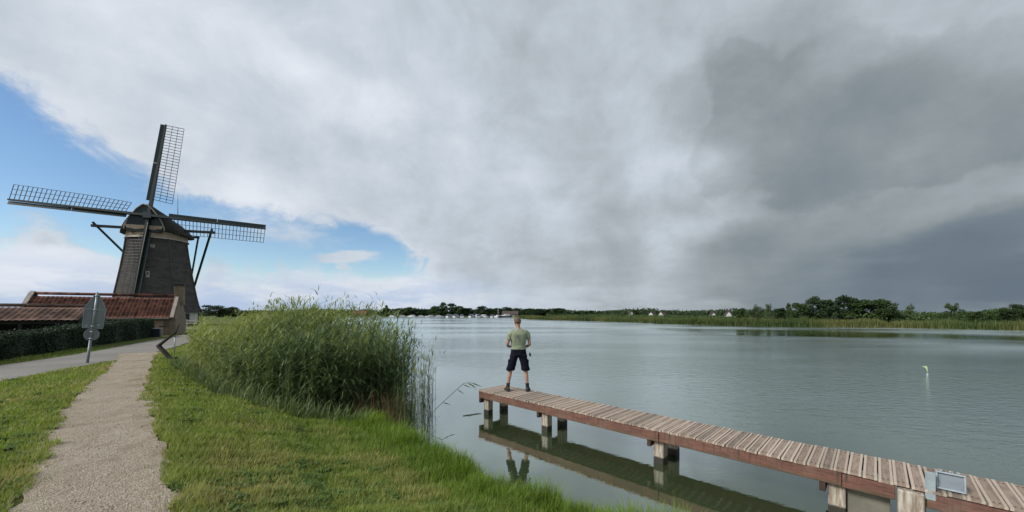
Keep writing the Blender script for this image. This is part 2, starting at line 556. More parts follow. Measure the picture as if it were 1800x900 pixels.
def mat_shirt():
    m, N, out = material('shirt')
    p = N.node('ShaderNodeBsdfPrincipled')
    N.link(p.outputs[0], out.inputs[0])
    tc = N.node('ShaderNodeTexCoord')
    o = tc.outputs['Object']
    x, y, z = N.sep(o)
    n = N.noise(o, 7, 5, 0.6)
    col = N.mix(N.smooth(n, 0.3, 0.7), (0.25, 0.285, 0.2), (0.19, 0.22, 0.155))
    # faded dark print between the shoulder blades
    wx = N.math('ADD', x, N.math('MULTIPLY', N.math('SUBTRACT', N.noise(o, 22, 3), 0.5), 0.05))
    ix = N.math('SUBTRACT', 1.0, N.smooth(N.math('ABSOLUTE', N.math('SUBTRACT', wx, -0.01)), 0.05, 0.075))
    iz = N.math('MULTIPLY', N.smooth(z, 1.1, 1.15), N.math('SUBTRACT', 1.0, N.smooth(z, 1.33, 1.38)))
    back = N.smooth(y, -0.02, -0.05)
    blot = N.smooth(N.noise(N.vmath('MULTIPLY', o, (1, 1, 0.35)), 26, 3, 0.6), 0.42, 0.6)
    f = N.math('MULTIPLY', N.math('MULTIPLY', ix, iz), N.math('MULTIPLY', blot, 0.7))
    f = N.math('MULTIPLY', f, N.math('LESS_THAN', y, 0.0))
    col = N.mix(f, col, (0.07, 0.075, 0.085))
    N.link(col, p.inputs['Base Color'])
    p.inputs['Roughness'].default_value = 0.9
    p.inputs['Specular IOR Level'].default_value = 0.15
    b = N.node('ShaderNodeBump')
    b.inputs['Distance'].default_value = 0.012
    N.link(N.noise(N.vmath('MULTIPLY', o, (1, 1, 1.6)), 11, 4, 0.55, dist=0.8), b.inputs['Height'])
    N.link(b.outputs[0], p.inputs['Normal'])
    return m


M['shirt'] = mat_shirt()


def mat_ground():
    m, N, out = material('ground')
    p = N.node('ShaderNodeBsdfPrincipled')
    N.link(p.outputs[0], out.inputs[0])
    geo = N.node('ShaderNodeNewGeometry')
    P = geo.outputs['Position']
    n1 = N.noise(P, 0.7, 5, 0.6)
    n2 = N.noise(P, 22, 5, 0.7)
    col = N.mix(N.smooth(n1, 0.35, 0.68), (0.075, 0.12, 0.018), (0.14, 0.14, 0.045))
    col = N.mix(N.smooth(n2, 0.35, 0.75), col, (0.05, 0.06, 0.02))
    z = N.sep(P)[2]
    col = N.mix(N.smooth(z, 0.24, 0.1), col, (0.035, 0.03, 0.02))
    N.link(col, p.inputs['Base Color'])
    p.inputs['Roughness'].default_value = 0.95
    p.inputs['Specular IOR Level'].default_value = 0.1
    b = N.node('ShaderNodeBump')
    b.inputs['Distance'].default_value = 0.03
    N.link(n2, b.inputs['Height'])
    N.link(b.outputs[0], p.inputs['Normal'])
    return m


def mat_gravel():
    m, N, out = material('gravel')
    p = N.node('ShaderNodeBsdfPrincipled')
    N.link(p.outputs[0], out.inputs[0])
    geo = N.node('ShaderNodeNewGeometry')
    P = geo.outputs['Position']
    v = N.node('ShaderNodeTexVoronoi')
    N.link(P, v.inputs['Vector'])
    v.inputs['Scale'].default_value = 90
    g = N.sep(v.outputs['Color'])[0]
    n1 = N.noise(P, 1.3, 6, 0.65)
    n3 = N.noise(P, 14, 6, 0.7)
    col = N.ramp(g, [(0, (0.23, 0.185, 0.14)), (0.5, (0.33, 0.28, 0.22)), (1, (0.46, 0.4, 0.325))])
    col = N.mix(N.math('MULTIPLY', N.smooth(n1, 0.45, 0.75), 0.5), col, (0.24, 0.19, 0.14))
    col = N.mix(N.math('MULTIPLY', N.smooth(n3, 0.5, 0.8), 0.5), col, (0.2, 0.165, 0.125))
    big = N.noise(N.vmath('MULTIPLY', P, (1.0, 1.0, 0.0)), 2.6, 5, 0.6, dist=0.6)
    col = N.mix(N.math('MULTIPLY', N.smooth(big, 0.5, 0.72), 0.6), col, (0.185, 0.14, 0.1))
    col = N.mix(N.math('MULTIPLY', N.smooth(big, 0.46, 0.3), 0.45), col, (0.43, 0.385, 0.32))
    N.link(col, p.inputs['Base Color'])
    p.inputs['Roughness'].default_value = 0.95
    p.inputs['Specular IOR Level'].default_value = 0.15
    b = N.node('ShaderNodeBump')
    b.inputs['Distance'].default_value = 0.012
    h = N.math('ADD', N.math('MULTIPLY', v.outputs['Distance'], -1.0), n3)
    N.link(h, b.inputs['Height'])
    N.link(b.outputs[0], p.inputs['Normal'])
    return m


def mat_road():
    m, N, out = material('road')
    p = N.node('ShaderNodeBsdfPrincipled')
    N.link(p.outputs[0], out.inputs[0])
    geo = N.node('ShaderNodeNewGeometry')
    P = geo.outputs['Position']
    n1 = N.noise(P, 0.5, 6, 0.6)
    n2 = N.noise(P, 40, 4, 0.7)
    col = N.mix(N.smooth(n1, 0.3, 0.7), (0.15, 0.14, 0.128), (0.205, 0.193, 0.178))
    col = N.mix(N.math('MULTIPLY', N.smooth(n2, 0.4, 0.8), 0.5), col, (0.12, 0.115, 0.11))
    N.link(col, p.inputs['Base Color'])
    p.inputs['Roughness'].default_value = 0.85
    b = N.node('ShaderNodeBump')
    b.inputs['Distance'].default_value = 0.006
    N.link(n2, b.inputs['Height'])
    N.link(b.outputs[0], p.inputs['Normal'])
    return m


def mat_water():
    """murky green body under a reflecting skin; the skin wins towards grazing view"""
    m, N, out = material('water')
    df = N.node('ShaderNodeBsdfDiffuse')
    p = N.node('ShaderNodeBsdfGlossy')
    p.inputs['Color'].default_value = (0.88, 0.945, 0.93, 1)
    mx = N.node('ShaderNodeMixShader')
    N.link(df.outputs[0], mx.inputs[1])
    N.link(p.outputs[0], mx.inputs[2])
    N.link(mx.outputs[0], out.inputs[0])
    geo = N.node('ShaderNodeNewGeometry')
    P = geo.outputs['Position']
    n0 = N.noise(P, 0.25, 4, 0.6)
    N.link(N.mix(N.smooth(n0, 0.3, 0.7), (0.030, 0.046, 0.019), (0.04, 0.056, 0.026)), df.inputs['Color'])
    cosv = N.vmath('DOT_PRODUCT', geo.outputs['Incoming'], geo.outputs['True Normal'])
    inv = N.math('SUBTRACT', 1.0, N.math('ABSOLUTE', cosv))
    N.link(N.ramp(inv, [(0, (0.06,) * 3), (0.3, (0.13,) * 3), (0.6, (0.36,) * 3), (0.83, (0.78,) * 3), (0.97, (0.96,) * 3)]), mx.inputs[0])
    # wind ripples: long crests, patchy strength (calm lanes between)
    Pr = N.node('ShaderNodeMapping')
    N.link(P, Pr.inputs[0])
    Pr.inputs['Rotation'].default_value = (0, 0, R(24))
    Pr.inputs['Scale'].default_value = (1.0, 2.0, 1.0)
    a = N.noise(Pr.outputs[0], 2.6, 4, 0.55, dist=0.6)
    b_ = N.noise(Pr.outputs[0], 9.0, 3, 0.5, dist=0.4)
    patch = N.noise(N.vmath('MULTIPLY', P, (0.35, 1.0, 1.0)), 0.09, 3, 0.5)
    dist = N.vmath('LENGTH', P)
    x, y, _ = N.sep(P)
    # lee of the bank lies calm, wind roughens the open water
    off = N.math('ADD', N.math('MULTIPLY', x, 0.69), N.math('MULTIPLY', y, 0.72))
    openw = N.smooth(off, 5.5, 12.0, 0.12, 1.0)
    amp = N.math('MULTIPLY', N.smooth(patch, 0.36, 0.6, 0.25, 1.0), openw)
    # ruffled strip off the far bank, a glassy lane inside it, wind on the middle of the lake
    q = N.math('ADD', N.math('MULTIPLY', x, 0.6), N.math('MULTIPLY', y, 0.8))
    q = N.math('ADD', q, N.math('MULTIPLY', N.math('SUBTRACT', N.noise(N.vmath('MULTIPLY', P, (0.8, 1.0, 1.0)), 0.07, 3, 0.5), 0.5), 26.0))
    lane = N.math('MULTIPLY', N.smooth(q, 42, 54), N.math('SUBTRACT', 1.0, N.smooth(q, 64, 74)))
    lane = N.math('MULTIPLY', lane, N.math('MULTIPLY', N.smooth(x, 20, 26), N.math('SUBTRACT', 1.0, N.smooth(dist, 62, 74))))
    ruff = N.math('SUBTRACT', 1.0, N.math('MULTIPLY', lane, 0.93))
    amp = N.math('MULTIPLY', amp, ruff)
    far = N.smooth(dist, 14, 45)
    amp = N.math('MULTIPLY', amp, N.math('ADD', 1.0, N.math('MULTIPLY', far, 2.2)))
    N.link(N.math('MULTIPLY_ADD', N.math('MULTIPLY', N.math('MULTIPLY', far, ruff), N.smooth(patch, 0.35, 0.65, 0.35, 1.0)), 0.2, 0.02), p.inputs['Roughness'])
    h = N.math('ADD', N.math('MULTIPLY', a, 0.022), N.math('MULTIPLY', b_, 0.006))
    b = N.node('ShaderNodeBump')
    b.inputs['Strength'].default_value = 1.0
    b.inputs['Distance'].default_value = 1.0
    N.link(N.math('MULTIPLY', h, amp), b.inputs['Height'])
    N.link(b.outputs[0], p.inputs['Normal'])
    return m


def mat_plank():
    m, N, out = material('plank')
    p = N.node('ShaderNodeBsdfPrincipled')
    N.link(p.outputs[0], out.inputs[0])
    tc = N.node('ShaderNodeTexCoord')
    oi = N.node('ShaderNodeObjectInfo')
    o = tc.outputs['Object']
    rnd = oi.outputs['Random']
    vec = N.vmath('ADD', N.vmath('MULTIPLY', o, (9, 1, 9)), N.comb(N.math('MULTIPLY', rnd, 31.0), N.math('MULTIPLY', rnd, 57.0), 0.0))
    grain = N.noise(vec, 5, 6, 0.65)
    stain = N.noise(N.vmath('ADD', o, N.comb(0.0, N.math('MULTIPLY', rnd, 91.0), 0.0)), 4, 4, 0.6)
    col = N.mix(N.smooth(grain, 0.3, 0.7), (0.315, 0.255, 0.215), (0.185, 0.15, 0.13))
    col = N.mix(N.math('MULTIPLY', N.smooth(stain, 0.5, 0.7), 0.55), col, (0.17, 0.14, 0.1))
    # arrises scuffed pale by feet
    x = N.math('ABSOLUTE', N.sep(o)[0])
    edge = N.math('MULTIPLY', N.smooth(x, 0.030, 0.040), N.smooth(grain, 0.25, 0.55, 0.35, 1.0))
    col = N.mix(edge, col, (0.43, 0.375, 0.325))
    # nail heads with a rust bleed
    oy = N.math('SUBTRACT', N.math('ABSOLUTE', N.sep(o)[1]), WID / 2 - 0.07)
    ox = N.math('SUBTRACT', x, 0.018)
    nd = N.vmath('LENGTH', N.comb(ox, N.math('MULTIPLY', oy, 0.6), 0.0))
    col = N.mix(N.smooth(nd, 0.011, 0.006), col, (0.05, 0.035, 0.03))
    tint = N.ramp(rnd, [(0, (0.7, 0.68, 0.66)), (0.35, (1.0, 0.95, 0.91)), (0.7, (1.08, 1.04, 1.0)), (1, (0.85, 0.8, 0.74))])
    col = N.mix(1.0, col, tint, 'MULTIPLY')
    N.link(col, p.inputs['Base Color'])
    p.inputs['Roughness'].default_value = 0.8
    p.inputs['Specular IOR Level'].default_value = 0.25
    b = N.node('ShaderNodeBump')
    b.inputs['Distance'].default_value = 0.004
    N.link(grain, b.inputs['Height'])
    N.link(b.outputs[0], p.inputs['Normal'])
    return m


def mat_post():
    m, N, out = material('post')
    p = N.node('ShaderNodeBsdfPrincipled')
    N.link(p.outputs[0], out.inputs[0])
    tc = N.node('ShaderNodeTexCoord')
    o = tc.outputs['Object']
    g = N.noise(N.vmath('MULTIPLY', o, (5, 5, 0.7)), 5, 6, 0.65)
    col = N.mix(N.smooth(g, 0.32, 0.62), (0.46, 0.42, 0.36), (0.2, 0.155, 0.12))
    # waterlogged, weed-dark foot
    z = N.math('ADD', N.sep(o)[2], N.math('MULTIPLY', N.math('SUBTRACT', g, 0.5), 0.05))
    col = N.mix(N.smooth(z, 0.27, 0.235), col, (0.022, 0.02, 0.013))
    N.link(col, p.inputs['Base Color'])
    p.inputs['Roughness'].default_value = 0.75
    b = N.node('ShaderNodeBump')
    b.inputs['Distance'].default_value = 0.006
    N.link(g, b.inputs['Height'])
    N.link(b.outputs[0], p.inputs['Normal'])
    return m


WID = 0.86                       # jetty width
M['ground'], M['gravel'], M['road'], M['water'], M['plank'], M['post'] = mat_ground(), mat_gravel(), mat_road(), mat_water(), mat_plank(), mat_post()
M['pebble'] = simple('pebble', (0.5, 0.45, 0.38), (0.2, 0.16, 0.125), 30, 0.9)


def mat_beam():
    m, N, out = material('beam_red')
    p = N.node('ShaderNodeBsdfPrincipled')
    N.link(p.outputs[0], out.inputs[0])
    tc = N.node('ShaderNodeTexCoord')
    oi = N.node('ShaderNodeObjectInfo')
    o = N.vmath('ADD', tc.outputs['Object'], N.comb(N.math('MULTIPLY', oi.outputs['Random'], 40.0), 0.0, 0.0))
    z = N.sep(tc.outputs['Object'])[2]
    grain = N.noise(N.vmath('MULTIPLY', o, (1.2, 9, 9)), 5, 6, 0.65)
    col = N.mix(N.smooth(grain, 0.3, 0.7), (0.17, 0.072, 0.05), (0.075, 0.034, 0.026))
    blot = N.noise(o, 2.2, 5, 0.6)
    col = N.mix(N.math('MULTIPLY', N.smooth(blot, 0.45, 0.7), 0.6), col, (0.16, 0.115, 0.085))
    drip = N.noise(N.vmath('MULTIPLY', o, (14, 1, 0.7)), 1.6, 4, 0.6)
    f = N.math('MULTIPLY', N.smooth(drip, 0.5, 0.66), N.smooth(z, -0.08, 0.08, 0.35, 0.9))
    col = N.mix(f, col, (0.04, 0.028, 0.02))
    alg = N.math('MULTIPLY', N.smooth(N.math('ADD', z, N.math('MULTIPLY', N.math('SUBTRACT', blot, 0.5), 0.25)), -0.02, -0.09), 0.45)
    col = N.mix(alg, col, (0.06, 0.062, 0.028))
    N.link(col, p.inputs['Base Color'])
    p.inputs['Roughness'].default_value = 0.75
    b = N.node('ShaderNodeBump')
    b.inputs['Distance'].default_value = 0.004
    N.link(grain, b.inputs['Height'])
    N.link(b.outputs[0], p.inputs['Normal'])
    return m


M['beam_red'] = mat_beam()
M['beam_dark'] = simple('beam_dark', (0.055, 0.03, 0.022), (0.03, 0.018, 0.014), 3, 0.75, 0.004, 10)
M['panel'] = simple('panel', (0.17, 0.16, 0.13), (0.12, 0.115, 0.092), 3.5, 0.85, 0.004, 14)

# ------------------------------------------------------------------ the lie of the land
SHORE_D = np.array((-0.722, 0.692))          # the bank runs away to the left
LAND_N = np.array((-0.692, -0.722))          # towards the land
lake = [(14.0, -8.0), (6.2, -0.55), (4.0, 1.85), (1.46, 4.0), (-0.28, 5.1), (-1.52, 6.4), (-3.3, 8.4), (-5.5, 10.6), (-9.0, 14.6), (-14, 21),
        (-22, 36), (-36, 70), (-70, 150), (-108, 236), (-90, 246), (-40, 250), (-4, 250), (4, 190), (7, 152), (27, 120), (38, 84), (52, 72), (65, 64),
        (74, 52), (98, 34), (150, 4), (170, -60), (60, -90), (24, -30)]
LK = np.array(lake)


def lake_sd(x, y):
    """signed distance to the lake edge, positive on land"""
    x, y = np.asarray(x, float), np.asarray(y, float)
    best = np.full(x.shape, 1e9)
    inside = np.zeros(x.shape, bool)
    n = len(LK)
    for i in range(n):
        a, b = LK[i], LK[(i + 1) % n]
        ab = b - a
        t = np.clip(((x - a[0]) * ab[0] + (y - a[1]) * ab[1]) / (ab @ ab), 0, 1)
        d = np.hypot(x - a[0] - t * ab[0], y - a[1] - t * ab[1])
        best = np.minimum(best, d)
        c = ((a[1] > y) != (b[1] > y))
        with np.errstate(divide='ignore', invalid='ignore'):
            xi = (b[0] - a[0]) * (y - a[1]) / (b[1] - a[1]) + a[0]
        inside ^= c & (x < xi)
    return np.where(inside, -best, best)


def wob(x, y):
    return 0.10 * np.sin(1.9 * x + 0.7 * y) + 0.07 * np.sin(3.1 * y - 1.3 * x + 1.0) + 0.04 * np.sin(6.3 * x + 4.1 * y)


CREST = 0.96


def ground_z(x, y):
    x, y = np.asarray(x, float), np.asarray(y, float)
    d = lake_sd(x, y) + wob(x, y) * 0.8
    t = np.clip(d / 3.3, 0, 1)
    up = 0.18 + (CREST - 0.18) * (t * t * (3 - 2 * t) * 0.6 + t * 0.4)
    near = np.hypot(x + 8, y - 8) < 90
    far_up = 0.18 + np.clip(d / 6, 0, 1) * 0.38
    land = np.where(near, up, far_up)
    return np.where(d > 0, land, np.maximum(-1.2, 0.18 + d * 0.55))


def axis(lo, hi, mid_lo, mid_hi, fine, fine_lo, fine_hi, step):
    a = list(np.arange(fine_lo, fine_hi, fine))
    v = fine_hi
    s = step
    while v < hi:
        a.append(v)
        v += s
        if v > mid_hi:
            s *= 1.35
    v, s = fine_lo, step
    while v > lo:
        v -= s
        a.append(v)
        if v < mid_lo:
            s *= 1.35
    return np.array(sorted(set(np.round(a, 4))))


gx = axis(-4000, 4000, -60, 90, 0.22, -13, 5, 1.0)
gy = axis(-600, 6000, -15, 260, 0.22, 1, 16, 1.4)
GX, GY = np.meshgrid(gx, gy)
GZ = ground_z(GX, GY)
nx, ny = len(gx), len(gy)
co = np.stack([GX.ravel(), GY.ravel(), GZ.ravel()], 1)
ii, jj = np.meshgrid(np.arange(nx - 1), np.arange(ny - 1))
a = (jj * nx + ii).ravel()
quads = np.stack([a, a + 1, a + nx + 1, a + nx], 1)
me = np_mesh('ground', co, quads.ravel(), np.full(len(quads), 4))
me.polygons.foreach_set('use_smooth', [True] * len(me.polygons))
tag(link('ground', me, None, M['ground']), kind='structure')

wm = MB()
wm.add([(-4000, -600, WZ), (4000, -600, WZ), (4000, 6000, WZ), (-4000, 6000, WZ)], [(0, 1, 2, 3)])
tag(wm.build('lake_water', M['water']), kind='structure')


def strip(name, pts, widths, lift, mat, rag=0.0, step=0.12, across=10):
    """a ribbon of paving laid on the ground, edges frayed"""
    P = [Vector((p[0], p[1], 0)) for p in pts]
    dense, ws = [], []
    for i in range(len(P) - 1):
        p0, p1, p2, p3 = P[max(i - 1, 0)], P[i], P[i + 1], P[min(i + 2, len(P) - 1)]
        n = max(2, int((p2 - p1).length / step))
        for k in range(n):
            t = k / n
            q = 0.5 * ((2 * p1) + (p2 - p0) * t + (2 * p0 - 5 * p1 + 4 * p2 - p3) * t * t + (3 * p1 - p0 - 3 * p2 + p3) * t ** 3)
            dense.append(q)
            ws.append(widths[i] * (1 - t) + widths[i + 1] * t)
    vs, fs = [], []
    m = across + 1
    for i, q in enumerate(dense):
        d = (dense[min(i + 1, len(dense) - 1)] - dense[max(i - 1, 0)]).normalized()
        s = Vector((d.y, -d.x, 0))
        for j in range(m):
            u = j / across * 2 - 1
            r = rag * (mnoise.noise((q.x * 1.3 + 9 * u, q.y * 1.3, 3.0)) + 0.6 * mnoise.noise((q.x * 5 + 9 * u, q.y * 5, 7.0))) * abs(u) ** 3
            w = q + s * (u * ws[i] / 2 * (1 + 0)) + s * (r * math.copysign(1, u))
            vs.append((w.x, w.y))
    V = np.array(vs)
    z = ground_z(V[:, 0], V[:, 1]) + lift
    cov = np.column_stack([V, z])
    for i in range(len(dense) - 1):
        for j in range(across):
            a = i * m + j
            fs.append((a, a + 1, a + m + 1, a + m))
    F = np.array(fs)
    me = np_mesh(name, cov, F.ravel(), np.full(len(F), 4))
    me.polygons.foreach_set('use_smooth', [True] * len(me.polygons))
    return tag(link(name, me, None, mat), kind='structure'), dense


PATH = [(2.2, -2.8), (-0.6, 0.2), (-3.37, 3.0), (-5.9, 5.4), (-8.62, 8.1), (-11.3, 11.0), (-13.7, 13.6), (-15.0, 15.2)]
PATHW = [1.0, 1.0, 0.98, 1.12, 1.0, 0.9, 1.0, 1.5]
ROAD = [(-8.6, -8), (-10.6, 0), (-12.0, 5), (-13.9, 10.0), (-15.4, 14.0), (-17.6, 18.0), (-20.2, 22.3), (-23.6, 28.0), (-29, 36), (-39, 42.5), (-60, 48)]
ROADW = [2.6, 2.6, 2.6, 2.6, 2.5, 2.3, 2.1, 1.9, 1.8, 1.8, 1.8]
_, path_pts = strip('footpath', PATH, PATHW, 0.012, M['gravel'], 0.13)
_, road_pts = strip('road', ROAD, ROADW, 0.008, M['road'], 0.07, 0.3)
PP = np.array([(p.x, p.y) for p in path_pts])
RP = np.array([(p.x, p.y) for p in road_pts])


def dist_to(pts, x, y):
    best = np.full(np.shape(x), 1e9)
    for i in range(0, len(pts), 2):
        best = np.minimum(best, np.hypot(x - pts[i, 0], y - pts[i, 1]))
    return best


def vnoise(x, y, s, seed=0.0):
    """cheap smooth pseudo-noise 0..1 (vectorised)"""
    a = np.sin(x * s * 1.0 + y * s * 0.63 + seed) + np.sin(-x * s * 0.71 + y * s * 1.13 + 2.1 + seed * 1.7) + np.sin(x * s * 1.9 - y * s * 1.57 + 4.0 + seed) * 0.6 \
        + np.sin(x * s * 3.1 + y * s * 2.7 + 1.0 - seed) * 0.4
    return np.clip(a / 6 + 0.5, 0, 1)


# loose stones on the path near the viewer
def pebbles(n=9000):
    d = np.exp(rng.uniform(math.log(2.4), math.log(10.5), n * 3))
    i = (rng.random(n * 3) * len(PP)).astype(int)
    base = PP[i]
    off = rng.normal(0, 0.26, (n * 3, 2))
    p = base + off
    r = np.hypot(p[:, 0], p[:, 1])
    keep = (p[:, 1] > 2.0) & (r < 11) & (dist_to(PP, p[:, 0], p[:, 1]) < 0.5) & (rng.random(n * 3) < np.clip((5.0 / r) ** 1.5, 0, 1))
    p = p[keep][:n]
    n = len(p)
    s = rng.gamma(2.2, 0.0018, n) + 0.003
    z = ground_z(p[:, 0], p[:, 1]) + 0.012
    octa = np.array([(1, 0, 0), (0, 1, 0), (-1, 0, 0), (0, -1, 0), (0, 0, 0.8), (0, 0, -0.6)], float)
    ang = rng.uniform(0, 2 * PI, n)
    ca, sa = np.cos(ang), np.sin(ang)
    jit = rng.uniform(0.6, 1.3, (n, 6, 3))
    V = octa[None] * jit
    X = V[:, :, 0] * ca[:, None] - V[:, :, 1] * sa[:, None]
    Y = V[:, :, 0] * sa[:, None] + V[:, :, 1] * ca[:, None]
    co = np.stack([X * s[:, None] + p[:, 0:1], Y * s[:, None] + p[:, 1:2], V[:, :, 2] * s[:, None] * 0.8 + z[:, None]], 2).reshape(-1, 3)
    tri = np.array([(0, 1, 4), (1, 2, 4), (2, 3, 4), (3, 0, 4), (1, 0, 5), (2, 1, 5), (3, 2, 5), (0, 3, 5)])
    F = (tri[None] + (np.arange(n) * 6)[:, None, None]).reshape(-1, 3)
    me = np_mesh('path_gravel', co, F.ravel(), np.full(len(F), 3))
    tag(link('path_gravel', me, None, M['pebble']), kind='stuff')


pebbles()


# ------------------------------------------------------------------ blades (grass, reeds) as numpy ribbons
def ribbons(base, height, width, lean, yaw, segs=2, curve=1.6, droop=0.0):
    """tapered blades: returns coords, loops, sizes; base (n,3)"""
    n = len(base)
    dirx, diry = np.cos(yaw), np.sin(yaw)
    px, py = -diry, dirx
    pts = []
    for k in range(segs + 1):
        t = k / segs
        off = lean * t ** curve * height
        z = height * (t - droop * t ** 3) * np.sqrt(np.maximum(0.05, 1 - np.clip(lean, 0, .9) ** 2 * 0.5 * t))
        cx, cy, cz = base[:, 0] + dirx * off, base[:, 1] + diry * off, base[:, 2] + z
        if k < segs:
            w = width * (1 - 0.75 * t) * 0.5
            pts.append(np.stack([cx - px * w, cy - py * w, cz], 1))
            pts.append(np.stack([cx + px * w, cy + py * w, cz], 1))
        else:
            pts.append(np.stack([cx, cy, cz], 1))
    m = 2 * segs + 1
    co = np.stack(pts, 1).reshape(-1, 3)
    faces = []
    for k in range(segs - 1):
        faces.append((2 * k, 2 * k + 1, 2 * k + 3, 2 * k + 2))
    b = (np.arange(n) * m)[:, None]
    loops, sizes = [], []
    if faces:
        q = np.array(faces).reshape(-1)
        loops.append((b + q[None]).ravel())
        sizes.append(np.full(n * len(faces), 4))
    tq = np.array((2 * segs - 2, 2 * segs - 1, 2 * segs))
    loops.append((b + tq[None]).ravel())
    sizes.append(np.full(n, 3))
    return co, np.concatenate(loops), np.concatenate(sizes), m


def merge(parts):
    cos, lps, szs, att, o = [], [], [], [], 0
    for co, lp, sz, at in parts:
        cos.append(co)
        lps.append(lp + o)
        szs.append(sz)
        att.append(at)
        o += len(co)
    return np.concatenate(cos), np.concatenate(lps), np.concatenate(szs), np.concatenate(att)


def scatter(n, d0, d1, az0, az1):
    d = np.exp(rng.uniform(math.log(d0), math.log(d1), n))
    az = rng.uniform(az0, az1, n)
    return d * np.sin(az), d * np.cos(az)


def lawn():
    x, y = scatter(520000, 2.5, 26, R(-64), R(28))
    sd = lake_sd(x, y) + wob(x, y) * 0.8
    dp, dr = dist_to(PP, x, y), dist_to(RP, x, y)
    edge = 0.47 + 0.10 * (vnoise(x, y, 3.1) - 0.5) * 2 + 0.07 * (vnoise(x, y, 9.0, 2.0) - 0.5) * 2
    reedbed = (lake_sd(x, y) < 2.0) & (y > 9.0)
    keep = (sd > 0.5) & ((dp > edge) | ((dp > 0.3) & (rng.random(len(x)) < 0.05 * vnoise(x, y, 2.3, 8.0)))) & (dr > 1.22 + 0.12 * vnoise(x, y, 2.0)) & ~reedbed
    # thin growth creeping onto the gravel
    x, y, sd, dp = x[keep], y[keep], sd[keep], dp[keep]
    n = len(x)
    r = np.hypot(x, y)
    tall = np.exp(-((dp - 0.55) / 0.18) ** 2)
    patch = vnoise(x, y, 1.1, 1.0) * 0.6 + vnoise(x, y, 4.3, 3.0) * 0.4
    tuft = np.clip(vnoise(x, y, 7.3, 1.5) * 0.6 + vnoise(x, y, 15.0, 4.5) * 0.4 - 0.42, 0, 1) * 2.2
    h = (0.03 + 0.03 * patch + 0.055 * tuft + 0.035 * tall * vnoise(x, y, 2.7, 5.0)) * rng.uniform(0.55, 1.45, n)
    h *= 1 + 1.3 * np.clip((1.5 - sd) / 1.2, 0, 1)
    base = np.stack([x, y, ground_z(x, y) - 0.004], 1)
    co, lp, sz, m = ribbons(base, h, (0.0035 + 0.0011 * r) * rng.uniform(0.7, 1.3, n), rng.uniform(0.1, 0.95, n), rng.uniform(0, 2 * PI, n))
    dryp = np.clip((vnoise(x, y, 0.9, 7.0) * 0.55 + vnoise(x, y, 2.9, 9.0) * 0.45 - 0.5) * 3.2, 0, 1)
    dry = np.clip(dryp * 0.55 * (sd > 0.8) + rng.random(n) ** 3 * 0.7 + 0.15 * tall, 0, 1)
    me = np_mesh('lawn_grass', co, lp, sz, {'dry': np.repeat(dry, m)})
    tag(link('lawn_grass', me, None, M['grass']), kind='stuff')


def shore():
    parts = []
    x, y = scatter(230000, 2.9, 17, R(-48), R(36))
    sd = lake_sd(x, y) + wob(x, y) * 0.8
    pr = np.clip(1.25 - sd / 1.5, 0, 1)
    keep = (sd > -0.16) & (sd < 1.9) & (rng.random(len(x)) < pr) & ~((y > 9.5))
    x, y, sd = x[keep], y[keep], sd[keep]
    n = len(x)
    r = np.hypot(x, y)
    tuft = vnoise(x, y, 3.4, 0.4) * 0.5 + vnoise(x, y, 9.1, 2.4) * 0.5
    h = (0.08 + 0.40 * np.clip(tuft * 1.5 - 0.35, 0, 1) * np.exp(-(np.clip(sd - 0.15, 0, 9) / 0.65) ** 2) + 0.05 * np.exp(-sd / 0.8)) * rng.uniform(0.55, 1.25, n)
    base = np.stack([x, y, np.maximum(ground_z(x, y), 0.1) - 0.01], 1)
    co, lp, sz, m = ribbons(base, h, (0.0038 + 0.0009 * r) * rng.uniform(0.7, 1.4, n), rng.uniform(0.05, 0.75, n), rng.uniform(0, 2 * PI, n), 3, 1.8, 0.12)
    dry = np.clip(rng.random(n) ** 4 * 0.9, 0, 1)
    me = np_mesh('shore_grass', co, lp, sz, {'dry': np.repeat(dry, m)})
    tag(link('shore_grass', me, None, M['shore_grass']), kind='stuff')


def weeds():
    """flat rosettes and clover among the grass, straw-pale tufts"""
    x, y = scatter(2600, 2.6, 15, R(-60), R(26))
    sd, dp = lake_sd(x, y), dist_to(PP, x, y)
    keep = (sd > 0.7) & (dp > 0.5) & (dist_to(RP, x, y) > 1.4) & (vnoise(x, y, 1.4, 6.0) > 0.42) & ~((y > 8) & (sd < 2.4))
    x, y = x[keep], y[keep]
    k = 9
    n = len(x) * k
    rad = np.repeat(rng.uniform(0.03, 0.085, len(x)), k)
    bx = np.repeat(x, k) + rng.normal(0, 0.03, n)
    by = np.repeat(y, k) + rng.normal(0, 0.03, n)
    co, lp, sz, m = ribbons(np.stack([bx, by, ground_z(bx, by) + 0.01], 1), rad, rad * 0.5, rng.uniform(0.8, 1.6, n), rng.uniform(0, 6.28, n), 3, 1.0, 0.4)
    me = np_mesh('lawn_weeds', co, lp, sz, {'dry': np.zeros(n * m)})
    tag(link('lawn_weeds', me, None, M['weed']), kind='stuff')


lawn()
weeds()
shore()


def in_poly(poly, x, y):
    inside = np.zeros(x.shape, bool)
    for i in range(len(poly)):
        a, b = poly[i], poly[(i + 1) % len(poly)]
        c = ((a[1] > y) != (b[1] > y))
        with np.errstate(divide='ignore', invalid='ignore'):
            xi = (b[0] - a[0]) * (y - a[1]) / (b[1] - a[1]) + a[0]
        inside ^= c & (x < xi)
    return inside


